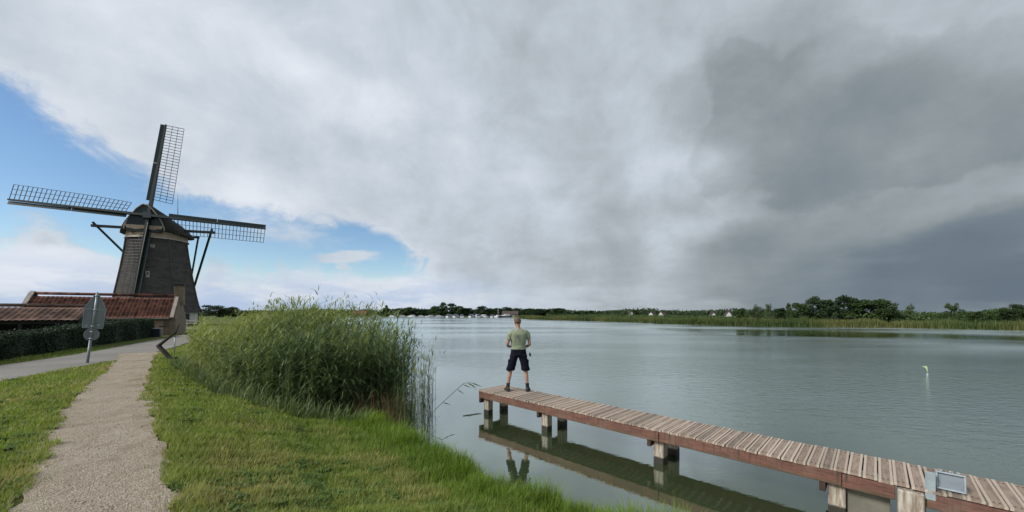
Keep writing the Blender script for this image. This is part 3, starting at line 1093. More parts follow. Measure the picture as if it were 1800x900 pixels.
def reed_mesh(x, y, z0, top, green, nleaf=9, lean=None, leaf_len=0.58, leaf_w=0.029, wind=(0.85, 0.2)):
    """stems with long drooping leaves; 'green' 0..1 -> dry attribute"""
    n = len(x)
    parts = []
    H = np.maximum(0.3, top - z0) * np.where(rng.random(n) < 0.05, rng.uniform(1.04, 1.2, n), rng.uniform(0.68, 1.04, n))
    lean = rng.uniform(0.02, 0.22, n) if lean is None else lean
    yaw = np.where(rng.random(n) < 0.65, math.atan2(wind[1], wind[0]) + rng.normal(0, 0.8, n), rng.uniform(0, 2 * PI, n))
    base = np.stack([x, y, z0 - 0.05], 1)
    yaw2 = yaw + PI / 2
    for k in range(2):     # crossed stem ribbons
        co, lp, sz, m = ribbons(base, H, np.full(n, 0.011), lean, yaw, 4, 1.7)
        if k:
            break
        parts.append((co, lp, sz, np.repeat(green, m)))
    for j in range(nleaf):
        t = np.clip(0.18 + 0.8 * (j + rng.random(n)) / nleaf, 0, 0.99)
        off = lean * t ** 1.7 * H
        bx = x + np.cos(yaw) * off
        by = y + np.sin(yaw) * off
        bz = z0 - 0.05 + H * t * np.sqrt(np.maximum(0.05, 1 - lean ** 2 * 0.5 * t))
        ly = np.where(rng.random(n) < 0.6, yaw + rng.normal(0, 0.7, n), rng.uniform(0, 2 * PI, n))
        ll = leaf_len * rng.uniform(0.55, 1.2, n) * (1 - 0.3 * t)
        co, lp, sz, m = ribbons(np.stack([bx, by, bz], 1), ll * 0.8, leaf_w * rng.uniform(0.7, 1.3, n), rng.uniform(0.7, 1.7, n), ly, 3, 1.4, rng.uniform(0.2, 1.2, n))
        parts.append((co, lp, sz, np.repeat(np.clip(green + rng.normal(0, 0.1, n), 0, 1), m)))
    # feathery plume
    sel = rng.random(n) < 0.22
    if sel.any():
        for q in range(5):
            k = sel.sum()
            off = (lean * H)[sel]
            bx = x[sel] + np.cos(yaw[sel]) * off
            by = y[sel] + np.sin(yaw[sel]) * off
            bz = (z0 - 0.1 + H * np.sqrt(np.maximum(0.05, 1 - lean ** 2 * 0.5)))[sel]
            co, lp, sz, m = ribbons(np.stack([bx, by, bz], 1), rng.uniform(0.12, 0.24, k), np.full(k, 0.014), rng.uniform(0.1, 0.9, k), yaw[sel] + rng.normal(0, 0.7, k), 2)
            parts.append((co, lp, sz, np.full(k * m, 0.75)))
    return merge(parts)


REED_TOP_S = [-2, 0, 0.8, 2.3, 3.7, 5.5, 7.6, 9.4, 11]
REED_TOP_Z = [1.9, 2.0, 2.1, 2.38, 2.76, 2.83, 2.65, 2.25, 1.9]


def along(x, y):
    return -(x + 2.2) * 0.722 + (y - 8.6) * 0.692


def reeds():
    poly = [(-10.5, 12.1), (-8.5, 10.2), (-6.5, 8.55), (-4.6, 7.9), (-3.4, 8.4), (-2.5, 8.6), (-3.0, 10.4), (-4.6, 12.2), (-8, 15.2), (-11, 17.5), (-12.6, 15.6)]
    x = rng.uniform(-13, -1.8, 26000)
    y = rng.uniform(7.5, 17.6, 26000)
    ok = in_poly(poly, x, y)
    x, y = x[ok], y[ok]
    # sparser towards the hidden rear
    front = (x * 0.69 + y * 0.72)
    keep = rng.random(len(x)) < np.clip(1.15 - (y - 8.0 + 0.75 * x + 2.5) * 0.02, 0.3, 1) * 0.62
    x, y = x[keep], y[keep]
    s = along(x, y)
    top = np.interp(s, REED_TOP_S, REED_TOP_Z) + 0.28 * (vnoise(x, y, 1.7, 2) - 0.5) * 2
    # hem of the bed: shorter growth in front
    sd = lake_sd(x, y)
    hem = np.clip((sd - 0.9) / 1.3, 0, 1) * (1 - 0.65 * np.clip((s - 4.5) / 3, 0, 1))
    gz = np.maximum(ground_z(x, y), -0.2)
    top = gz + (top - gz) * (1 - 0.45 * hem)
    green = np.clip((s - 2.5) / 5.0, 0, 1) * 0.75 + 0.12 * vnoise(x, y, 2.2, 4) * (s > 2)
    co, lp, sz, at = reed_mesh(x, y, gz, top, green)
    me = np_mesh('reed_bed', co, lp, sz, {'dry': at})
    tag(link('reed_bed', me, None, M['reed']), kind='stuff')
    # dead brown stalks at the foot of the right-hand end
    n = 900
    x = rng.uniform(-3.6, -2.4, n)
    y = 8.25 + rng.uniform(0, 0.9, n) + (x + 3.6) * 0.06
    co, lp, sz, m = ribbons(np.stack([x, y, np.full(n, -0.05)], 1), rng.uniform(0.35, 1.0, n), np.full(n, 0.012), rng.uniform(0, 0.2, n), rng.uniform(0, 6.28, n), 2)
    me = np_mesh('dead_reeds', co, lp, sz)
    tag(link('dead_reeds', me, None, M['reed_dry']), kind='stuff')
    # last year's straw, snapped and leaning through the green
    n = 260
    s = rng.uniform(0, 9, n)
    x = -2.5 - s * 0.722 + rng.normal(0, 0.3, n)
    y = 8.6 + s * 0.5 + rng.normal(0.1, 0.45, n)
    gz = np.maximum(ground_z(x, y), 0)
    co, lp, sz, at = reed_mesh(x, y, gz, gz + rng.uniform(0.7, 2.2, n), np.zeros(n), 3, rng.uniform(0.15, 0.85, n), 0.4, 0.02)
    me = np_mesh('reed_straw', co, lp, sz, {'dry': at})
    tag(link('reed_straw', me, None, M['reed_dry']), kind='stuff')
    # open stand of thin reeds in the water beyond the right-hand end
    n = 150
    x = rng.normal(-2.3, 0.13, n)
    y = rng.uniform(7.7, 9.6, n)
    x = np.where(rng.random(n) < 0.72, x, -2.02 + rng.normal(0, 0.09, n))
    co, lp, sz, at = reed_mesh(x, y, np.full(n, -0.1), np.full(n, 2.15) * rng.uniform(0.6, 1.08, n), np.zeros(n), 4, rng.uniform(0.0, 0.12, n), 0.3, 0.014)
    me = np_mesh('thin_reeds', co, lp, sz, {'dry': at})
    tag(link('thin_reeds', me, None, M['reed']), kind='stuff')
    # rank weeds along the landward foot of the bed
    n = 26000
    x = rng.uniform(-12, -2.2, n)
    y = rng.uniform(6.8, 15, n)
    sd = lake_sd(x, y)
    edge = np.interp(x, [-10.8, -8.5, -6.5, -4.6, -3.2], [12.0, 10.1, 8.45, 7.75, 7.9])
    keep = (np.abs(y - edge - 0.05) < 0.42) & (x < -3.0) & (x > -10.4)
    x, y = x[keep], y[keep]
    n = len(x)
    co, lp, sz, m = ribbons(np.stack([x, y, np.maximum(ground_z(x, y), 0) - 0.02], 1), rng.uniform(0.15, 0.62, n), rng.uniform(0.012, 0.03, n), rng.uniform(0.2, 0.95, n), rng.uniform(0, 6.28, n), 3, 1.7, 0.2)
    me = np_mesh('reed_edge_weeds', co, lp, sz, {'dry': np.repeat(np.clip(rng.random(n) ** 3 * 0.5, 0, 1), m)})
    tag(link('reed_edge_weeds', me, None, M['reed']), kind='stuff')


reeds()


def single_reed(name, pts, label, leaves, plume=True, rad=0.006):
    t = thing(name, label, 'reed', pts[0])
    o = Vector(pts[0])
    P = [Vector(p) - o for p in pts]
    s = MB()
    s.tube(P, [rad] * (len(P) - 1) + [rad * 0.4], 5)
    s.build('stem', M['reed'], t)
    for (i, f, dx, dy, dz, w) in leaves:
        q = P[i].lerp(P[i + 1], f)
        d = Vector((dx, dy, dz))
        side = d.cross(Vector((0, 1, 0))).normalized() * w / 2
        l = MB()
        th = Vector((0, 0.0015, 0))
        vs = [q, q + d * 0.35 + side, q + d, q + d * 0.35 - side]
        l.add([v - th for v in vs] + [v + th for v in vs], [(0, 1, 2, 3), (7, 6, 5, 4), (0, 1, 5, 4), (1, 2, 6, 5), (2, 3, 7, 6), (3, 0, 4, 7)])
        l.build('leaf', M['reed'], t)
    return t


single_reed('bent_reed', [(-1.72, 7.35, -0.1), (-1.66, 7.35, 0.45), (-1.5, 7.35, 0.68), (-1.18, 7.35, 0.98), (-0.95, 7.35, 1.18), (-0.8, 7.35, 1.2)],
            'long bent reed leaning over the water left of the jetty with drooping tip',
            [(2, 0.4, 0.17, 0.02, -0.05, 0.022), (3, 0.4, 0.16, 0.0, -0.1, 0.02), (3, 0.9, 0.18, 0.02, -0.08, 0.022), (4, 0.4, 0.2, 0.0, -0.09, 0.022), (4, 0.9, 0.24, 0.02, -0.1, 0.024),
             (4, 0.7, 0.15, -0.03, -0.14, 0.02)])
single_reed('bent_reed', [(-1.62, 6.9, -0.1), (-1.5, 6.9, 0.3), (-1.3, 6.9, 0.22), (-1.15, 6.9, 0.3)],
            'short broken reed stalk folded low over the water at the grass edge',
            [(2, 0.3, 0.1, 0.0, 0.04, 0.016), (2, 0.9, 0.12, 0.0, 0.03, 0.018)])
single_reed('floating_twig', [(-1.16, 8.78, 0.146), (-1.0, 8.86, 0.152), (-0.84, 8.96, 0.148), (-0.72, 9.0, 0.152)],
            'thin dark twig floating on the calm water between the reeds and the jetty',
            [(0, 0.3, 0.16, 0.05, 0.012, 0.02)], rad=0.009)

# ------------------------------------------------------------------ jetty
PO = Vector((-0.82, 8.98, 0))
PU = Vector((0.712, -0.702, 0)).normalized()
PV = Vector((-PU.y, PU.x, 0))
DECK = 0.72
WID = 0.86
PANG = math.atan2(PU.y, PU.x)
jet = thing('jetty', 'narrow plank jetty on square posts running along the bank out over the water', 'jetty', (PO.x, PO.y, 0), PANG)


def jetty():
    # deck boards: grooved profile, worn round the arrises
    W, T, L = 0.117, 0.03, WID
    prof = [(-W / 2, -T), (-W / 2, -0.004), (-W / 2 + 0.004, 0), (-0.031, 0), (-0.027, -0.005), (0.027, -0.005), (0.031, 0), (W / 2 - 0.004, 0), (W / 2, -0.004), (W / 2, -T)]
    b = MB()
    b.loft([[(px, y, pz) for px, pz in prof] for y in (-L / 2, L / 2)], True, False)
    pm = b.mesh('plank')
    pm.materials.append(M['plank'])
    t = 0.06
    k = 0
    while t < 11.3:
        o = link('plank', pm, jet)
        o.location = (t, WID / 2 + random.gauss(0, 0.008), DECK + random.gauss(0, 0.0018))
        o.rotation_euler = (random.gauss(0, 0.003), random.gauss(0, 0.012), random.gauss(0, 0.006))
        t += 0.1275 + random.gauss(0, 0.0025)
        k += 1
    # edge beams in lengths, butted over the posts
    joints = [0.02, 2.09, 4.41, 6.58, 7.02, 7.24, 9.4, 11.3]
    hb = 0.155
    for v, rear in ((0.035, False), (WID - 0.035, True)):
        for i in range(len(joints) - 1):
            if i == 4 and not rear:
                continue
            a, c = joints[i] + 0.003, joints[i + 1] - 0.003
            m = MB()
            m.box(((0), 0, 0), (c - a, 0.065, hb))
            o = m.build('edge_beam', M['beam_red'], jet, 0.006)
            dz = (0.006 if i % 2 else 0.0)
            o.location = ((a + c) / 2, v + (0.012 if i % 2 else 0) * (1 if rear else -1), DECK - 0.034 - hb / 2 - dz)
            if not rear and i == 5:
                o['label'] = 'darker red edge beam at the near end'
    m = MB()
    m.box((0, 0, 0), (0.05, WID - 0.14, hb))
    m.build('end_beam', M['beam_red'], jet, 0.005).location = (0.05, WID / 2, DECK - 0.034 - hb / 2)
    # bents: two posts and a cross beam each
    for i, tt in enumerate((0.17, 2.0, 4.36, 6.52, 9.3)):
        for v in (0.17, WID - 0.16):
            p = MB()
            p.box((0, 0, 0), (0.165, 0.165, 2.1), taper=0.97)
            o = p.build('post', M['post'], jet, 0.008)
            for vv in o.data.vertices:
                vv.co.z += DECK - 0.19 - 1.05
            o.location = (tt + random.gauss(0, 0.008), v, 0)
            o.rotation_euler = (random.gauss(0, 0.012), random.gauss(0, 0.012), random.gauss(0, 0.03))
        c = MB()
        c.box((0, 0, 0), (0.06, WID - 0.02, 0.11))
        o = c.build('cross_beam', M['beam_dark'], jet, 0.004)
        o.location = (tt - 0.118, WID / 2, DECK - 0.034 - hb - 0.06)
    # heavy corner post and weathered panel by the near end
    for (tt, v, w, lbl) in ((7.13, 0.03, 0.2, None), (7.2, WID - 0.14, 0.165, None)):
        p = MB()
        p.box((0, 0, 0), (w, w, 2.1), taper=0.98)
        o = p.build('post', M['post'], jet, 0.008)
        for vv in o.data.vertices:
            vv.co.z += DECK - (0.05 if v < 0.1 else 0.19) - 1.05
        o.location = (tt, v, 0)
    p = MB()
    p.box((0, 0, 0), (0.36, 0.04, 0.9))
    o = p.build('side_panel', M['panel'], jet, 0.004)
    o.location = (6.8, 0.17, DECK - 0.20 - 0.45)


jetty()

# galvanised fitting bolted to the edge of the deck near the right
def fitting():
    base = PO + PU * 7.27
    t = thing('steel_bracket', 'pale galvanised steel bracket with an upright plate and shallow tray bolted to the jetty edge', 'bracket', (base.x, base.y, DECK), PANG)
    m = MB()
    m.box((0, -0.005, 0.045), (0.075, 0.012, 0.29))
    m.box((0.03, 0.03, 0.06), (0.012, 0.07, 0.2))
    m.build('plate', M['galv'], t, 0.002)
    # tray: back sheet with raised rim, leaning on the deck
    Mx = Matrix.Rotation(R(-12), 3, 'X') @ Matrix.Rotation(R(0), 3, 'Z')
    L, H = 0.19, 0.16
    f = MB()
    c = Vector((0.145, 0.10, 0.10))
    f.box(c, (L, 0.006, H), Mx)
    f.build('tray', M['galv_dark'], t)
    for (dx, dz, w, h) in ((0, H / 2, L + 0.016, 0.016), (0, -H / 2, L + 0.016, 0.016), (L / 2, 0, 0.016, H - 0.018), (-L / 2, 0, 0.016, H - 0.018)):
        q = MB()
        q.box(c + Mx @ Vector((dx, -0.014, dz)), (w, 0.034, h), Mx)
        q.build('rim', M['galv'], t, 0.003)
    for dx in (-0.06, 0.0, 0.06):
        q = MB()
        p = c + Mx @ Vector((dx, -0.01, H / 2 + 0.012))
        q.tube([p, p + Vector((0, 0, 0.014))], 0.012, 6)
        q.build('bolt', M['galv'], t)


fitting()

# small pale marker float standing in the water on the right
def marker():
    t = thing('marker_float', 'small pale yellow marker float with a little flag out on the water at the right', 'float', (16.3, 14.6, WZ), R(-40))
    b = MB()
    b.tube([(0, 0, -0.08), (0.0, 0, -0.03), (0.005, 0, 0.04), (0.01, 0, 0.07)], [0.02, 0.04, 0.04, 0.02], 10)
    b.build('float_body', M['steel'], t)
    b = MB()
    b.tube([(0.01, 0, 0.06), (-0.02, 0, 0.34)], 0.016, 8)
    b.build('stick', M['lure'], t)
    w = MB()
    pl = [(-0.015, 0.33), (-0.02, 0.2), (-0.06, 0.28), (-0.15, 0.335), (-0.02, 0.36)]
    w.loft([[(x, y, z) for x, z in pl] for y in (-0.008, 0.008)], True, False)
    w.build('flag', M['lure'], t)


marker()

# ------------------------------------------------------------------ the man on the jetty
def skin_mesh(name, verts, edges, radii, root=0, sub=2):
    me = bpy.data.meshes.new(name)
    me.from_pydata(verts, edges, [])
    o = bpy.data.objects.new(name, me)
    COL.objects.link(o)
    md = o.modifiers.new('skin', 'SKIN')
    md.use_smooth_shade = True
    md.branch_smoothing = 0.6
    sv = me.skin_vertices[0].data
    for i, r in enumerate(radii):
        r = r if hasattr(r, '__len__') else (r, r)
        sv[i].radius = r
        sv[i].use_root = (i == root)
    ss = o.modifiers.new('sub', 'SUBSURF')
    ss.levels = ss.render_levels = sub
    dg = bpy.context.evaluated_depsgraph_get()
    new = bpy.data.meshes.new_from_object(o.evaluated_get(dg))
    new.name = name
    bpy.data.objects.remove(o)
    bpy.data.meshes.remove(me)
    new.polygons.foreach_set('use_smooth', [True] * len(new.polygons))
    return new


def ellring(c, rx, ry, n=20, tilt=(0, 0, 0), p=2.3):
    E = Euler(tilt).to_matrix()
    out = []
    for k in range(n):
        a = 2 * PI * k / n
        ca, sa = math.cos(a), math.sin(a)
        q = Vector((rx * math.copysign(abs(ca) ** (2 / p), ca), ry * math.copysign(abs(sa) ** (2 / p), sa), 0))
        out.append(Vector(c) + E @ q)
    return out


def limb_rings(pts, rad, n=14):
    """rings along a bent limb, each perpendicular to it"""
    pts = [Vector(p) for p in pts]
    rings = []
    for i, p in enumerate(pts):
        d = (pts[min(i + 1, len(pts) - 1)] - pts[max(i - 1, 0)]).normalized()
        ref = Vector((0, 1, 0)) if abs(d.y) < 0.9 else Vector((1, 0, 0))
        s = d.cross(ref).normalized()
        t = s.cross(d).normalized()
        rx, ry = rad[i] if hasattr(rad[i], '__len__') else (rad[i], rad[i])
        rings.append([p + s * math.cos(2 * PI * k / n) * rx + t * math.sin(2 * PI * k / n) * ry for k in range(n)])
    return rings


def rumple(o, amp, freq):
    """cloth: finer mesh pushed in and out by slanting folds"""
    bm = bmesh.new()
    bm.from_mesh(o.data)
    bmesh.ops.subdivide_edges(bm, edges=list(bm.edges), cuts=1, use_grid_fill=True, smooth=0.6)
    bm.normal_update()
    for vt in bm.verts:
        p = vt.co
        q = (p.x * freq + p.z * 3, p.y * freq, p.z * freq * 1.7 - p.x * 4)
        vt.co = p + vt.normal * (amp * (mnoise.noise(q) + 0.5 * mnoise.noise((q[0] * 2.3, q[1] * 2.3, q[2] * 2.3))))
    bm.to_mesh(o.data)
    bm.free()


def man():
    # local axes: +Y is the way he faces (away from the viewer), +X his right
    t = thing('person', 'man seen from behind at the jetty end, sage green T-shirt, navy shorts, dark shoes', 'person', (0.135, 8.80, DECK + 0.002), R(3))
    t.scale = (0.985, 0.985, 0.985)
    V, E, RD = [], [], []

    def v(p, r, frm=None):
        V.append(p)
        RD.append(r)
        if frm is not None:
            E.append((frm, len(V) - 1))
        return len(V) - 1
    pel = v((0, 0.0, 0.93), (0.145, 0.105))
    wa = v((0, 0.0, 1.08), (0.14, 0.10), pel)
    ch = v((0, 0.0, 1.27), (0.165, 0.115), wa)
    ub = v((0, -0.01, 1.40), (0.13, 0.09), ch)
    n0 = v((0, 0.0, 1.485), (0.06, 0.062), ub)
    n1 = v((0, 0.018, 1.55), (0.055, 0.06), n0)
    h0 = v((0, 0.03, 1.61), (0.066, 0.082), n1)
    h1 = v((0, 0.03, 1.68), (0.075, 0.094), h0)
    h2 = v((0, 0.025, 1.735), (0.068, 0.084), h1)
    h3 = v((0, 0.022, 1.765), (0.035, 0.045), h2)
    for s in (-1, 1):
        sh = v((0.165 * s, -0.005, 1.42), 0.06, ub)
        s2 = v((0.21 * s, -0.01, 1.37), 0.055, sh)
        e1 = v((0.248 * s, -0.03, 1.24), 0.045, s2)
        el = v((0.272 * s, -0.03, 1.115), 0.037, e1)
        f1 = v((0.225 * s, 0.08, 1.07), 0.037, el)
        f2 = v((0.15 * s, 0.19, 1.06), 0.028, f1)
        wr = v((0.11 * s, 0.235, 1.06), (0.026, 0.021), f2)
        pa = v((0.075 * s, 0.28, 1.055), (0.034, 0.019), wr)
        hp = v((0.1 * s, 0.0, 0.86), 0.085, pel)
        th = v((0.145 * s, 0.005, 0.7), 0.078, hp)
        kn = v((0.185 * s, 0.01, 0.485), 0.054, th)
        cf = v((0.205 * s, -0.015, 0.35), 0.053, kn)
        sn = v((0.225 * s, -0.012, 0.2), 0.036, cf)
        an = v((0.235 * s, -0.01, 0.09), 0.036, sn)
        ft = v((0.245 * s, 0.06, 0.045), (0.036, 0.03), an)
        v((0.255 * s, 0.14, 0.035), (0.034, 0.022), ft)
    body = link('body', skin_mesh('body', V, E, RD), t, M['skin'])
    # hands: five bent fingers each, rooted in the palm
    for s in (-1, 1):
        fv, fe, fr = [], [], []
        root = len(fv)
        fv.append((0.075 * s, 0.28, 1.055))
        fr.append((0.03, 0.018))
        for q, (dz, ln) in enumerate(((0.028, 0.9), (0.01, 1.0), (-0.01, 0.95), (-0.027, 0.78))):
            i0 = len(fv)
            fv += [(0.05 * s, 0.312, 1.055 + dz), (0.022 * s, 0.325 + 0.008 * ln, 1.055 + dz), (0.002 * s, 0.312, 1.052 + dz), (0.012 * s, 0.296, 1.05 + dz)]
            fr += [0.0095, 0.009, 0.0085, 0.007]
            fe += [(root, i0), (i0, i0 + 1), (i0 + 1, i0 + 2), (i0 + 2, i0 + 3)]
        i0 = len(fv)
        fv += [(0.07 * s, 0.262, 1.085), (0.045 * s, 0.275, 1.105), (0.02 * s, 0.29, 1.11)]
        fr += [0.012, 0.0105, 0.009]
        fe += [(root, i0), (i0, i0 + 1), (i0 + 1, i0 + 2)]
        link('hand', skin_mesh('hand', fv, fe, fr, 0, 1), t, M['skin'])
    # face (turned away): nose, ears, eyes, mouth
    for s in (-1, 1):
        e = MB()
        e.loft([ellring((0.076 * s, 0.02, 1.645 + dz), rx, ry, 8) for dz, rx, ry in ((-0.03, 0.006, 0.01), (-0.01, 0.011, 0.017), (0.015, 0.012, 0.02), (0.032, 0.006, 0.012))])
        e.build('ear', M['skin'], t)
        e = MB()
        e.loft([ellring((0.03 * s, 0.116, 1.668 + dz), r, r, 8) for dz, r in ((-0.009, 0.003), (0, 0.009), (0.009, 0.003))])
        e.build('eye', M['stucco'], t)
    e = MB()
    e.loft([ellring((0, 0.122 + dy, 1.632 + dz), rx, ry, 8) for dz, dy, rx, ry in ((-0.008, 0.004, 0.012, 0.012), (0, 0.008, 0.014, 0.016), (0.03, -0.002, 0.009, 0.012), (0.05, -0.008, 0.006, 0.008))])
    e.build('nose', M['skin'], t)
    e = MB()
    e.loft([ellring((0, 0.108, 1.595 + dz), rx, 0.01, 8) for dz, rx in ((-0.005, 0.016), (0, 0.024), (0.005, 0.016))])
    e.build('mouth', M['skin'], t)
    # short cropped hair
    h = MB()
    h.loft([ellring((0, 0.0, 1.625), 0.055, 0.06, 18), ellring((0, 0.006, 1.65), 0.0745, 0.08, 18), ellring((0, 0.012, 1.69), 0.0835, 0.094, 18),
            ellring((0, 0.018, 1.735), 0.079, 0.092, 18), ellring((0, 0.02, 1.768), 0.056, 0.066, 18), ellring((0, 0.02, 1.782), 0.022, 0.028, 18)])
    h.build('hair', M['hair'], t)
    # T-shirt: torso with sleeves
    sh = MB()
    sh.loft([ellring((0, 0.0, z), rx, ry, 24, p=pw) for z, rx, ry, pw in
             ((1.005, 0.182, 0.128, 2.4), (1.025, 0.184, 0.131, 2.4), (1.07, 0.176, 0.126, 2.4), (1.14, 0.176, 0.125, 2.5), (1.24, 0.192, 0.134, 2.6), (1.33, 0.207, 0.136, 2.7),
              (1.39, 0.207, 0.126, 2.6), (1.43, 0.19, 0.11, 2.4), (1.463, 0.14, 0.095, 2.2), (1.487, 0.088, 0.082, 2.1), (1.503, 0.066, 0.07, 2.0))], True)
    for s in (-1, 1):
        sh.loft(limb_rings([(0.12 * s, -0.004, 1.405), (0.175 * s, -0.008, 1.395), (0.215 * s, -0.014, 1.35), (0.232 * s, -0.024, 1.29), (0.243 * s, -0.03, 1.24)], [0.068, 0.07, 0.063, 0.055, 0.052]))
    rumple(sh.build('shirt', M['shirt'], t), 0.010, 7.0)
    # shorts with side pockets
    so = MB()
    so.loft([ellring((0, 0.0, z), rx, ry, 24) for z, rx, ry in ((0.86, 0.192, 0.13), (0.9, 0.193, 0.132), (0.98, 0.182, 0.128), (1.035, 0.172, 0.12))], True)
    for s in (-1, 1):
        so.loft([ellring((x * s, 0.0, z), rx, ry, 18) for z, x, rx, ry in ((0.90, 0.092, 0.098, 0.122), (0.82, 0.105, 0.1, 0.12), (0.7, 0.138, 0.099, 0.112), (0.58, 0.168, 0.098, 0.105), (0.5, 0.184, 0.097, 0.102))], True)
    rumple(so.build('shorts', M['navy'], t), 0.009, 8.0)
    for s in (-1, 1):
        pk = MB()
        pk.box((0.222 * s, -0.005, 0.67), (0.05, 0.13, 0.19))
        pk.build('pocket', M['navy'], t, 0.015)
        sk = MB()
        sk.loft([ellring((x * s, y, z), r, r, 14) for z, x, y, r in ((0.07, 0.237, -0.008, 0.044), (0.13, 0.232, -0.012, 0.043), (0.19, 0.226, -0.013, 0.044), (0.2, 0.225, -0.013, 0.041))])
        sk.build('sock', M['sock'], t)
        se = MB()
        yaw = R(-14 * s)
        C, S = math.cos(yaw), math.sin(yaw)
        rings = []
        for (yy, w, z0, z1) in ((-0.085, 0.02, 0.02, 0.07), (-0.07, 0.036, 0.018, 0.105), (-0.02, 0.043, 0.018, 0.12), (0.05, 0.046, 0.018, 0.095), (0.12, 0.05, 0.018, 0.07), (0.17, 0.042, 0.02, 0.055), (0.195, 0.02, 0.025, 0.045)):
            ring = []
            for k in range(12):
                a = 2 * PI * k / 12
                xx, zz = math.cos(a) * w, (z0 + z1) / 2 + math.sin(a) * (z1 - z0) / 2
                ring.append(Vector((0.237 * s + xx * C - yy * S, xx * S + yy * C, zz)))
            rings.append(ring)
        se.loft(rings)
        shoe = se.build('shoe', M['shoe'], t)
        sl = MB()
        out = [(-0.03, -0.09), (0.03, -0.09), (0.045, -0.03), (0.05, 0.06), (0.052, 0.13), (0.035, 0.19), (0, 0.205), (-0.035, 0.19), (-0.052, 0.13), (-0.05, 0.06), (-0.045, -0.03)]
        lo = [(0.237 * s + x * C - y * S, x * S + y * C) for x, y in out]
        sl.loft([[(x, y, 0.0) for x, y in lo], [(x, y, 0.024) for x, y in lo]], True, False)
        sl.build('sole', M['sole'], shoe)
    # stance: torso twisted a little, one shoulder lower, weight on the right leg
    def sm(v, a, b):
        u = min(1, max(0, (v - a) / (b - a)))
        return u * u * (3 - 2 * u)
    done = set()
    for o in [c for c in t.children_recursive]:
        if o.type != 'MESH' or o.data.name in done:
            continue
        done.add(o.data.name)
        for vt in o.data.vertices:
            p = vt.co
            a = R(9) * sm(p.z, 0.95, 1.4) + R(10) * sm(p.z, 1.5, 1.6)
            x, y = p.x * math.cos(a) - p.y * math.sin(a), p.x * math.sin(a) + p.y * math.cos(a)
            z = p.z + 0.055 * x * sm(p.z, 1.0, 1.35) * (1 - sm(p.z, 1.5, 1.56))
            x += 0.018 * sm(p.z, 0.1, 0.9) - 0.02 * sm(p.z, 1.45, 1.75)
            if x < 0:
                y += 0.05 * (1 - sm(p.z, 0.1, 0.85))
            y += 0.02 * sm(p.z, 1.5, 1.75)
            vt.co = (x, y, z)
    # cord with a dark end hanging from his right hand side
    l = thing('lanyard', "thin pale cord with a dark end hanging by the man's right elbow", 'cord', (0.135 + 0.268, 8.8 - 0.055, DECK + 1.06))
    c = MB()
    c.tube([(0, 0.02, 0.0), (0.004, 0.0, -0.07), (0.012, -0.01, -0.14)], 0.005, 6)
    c.build('cord', M['stucco'], l)
    c = MB()
    c.tube([(0.012, -0.01, -0.14), (0.018, -0.012, -0.17), (0.026, -0.014, -0.21), (0.03, -0.014, -0.225)], [0.01, 0.022, 0.024, 0.008], 8)
    c.build('cord_end', M['navy'], l)


man()

# ------------------------------------------------------------------ windmill
MILL = Vector((-47.57, 50.0, 1.0))
MROT = R(18.64)
mill = thing('windmill', 'dark thatched polder windmill with four lattice sails standing behind the red roofed barn', 'windmill', MILL, MROT)
OCT0 = R(-90.7)


def octring(r, z, n=8, off=OCT0):
    return [Vector((r * math.cos(off + 2 * PI * k / n), r * math.sin(off + 2 * PI * k / n), z)) for k in range(n)]


TOWER = [(1.7, 4.85), (2.0, 4.72), (2.6, 4.5), (3.6, 4.28), (5.2, 4.0), (7.2, 3.66), (9.4, 3.34), (11.3, 3.12)]


def tower_r(z):
    return float(np.interp(z, [p[0] for p in TOWER], [p[1] for p in TOWER]))


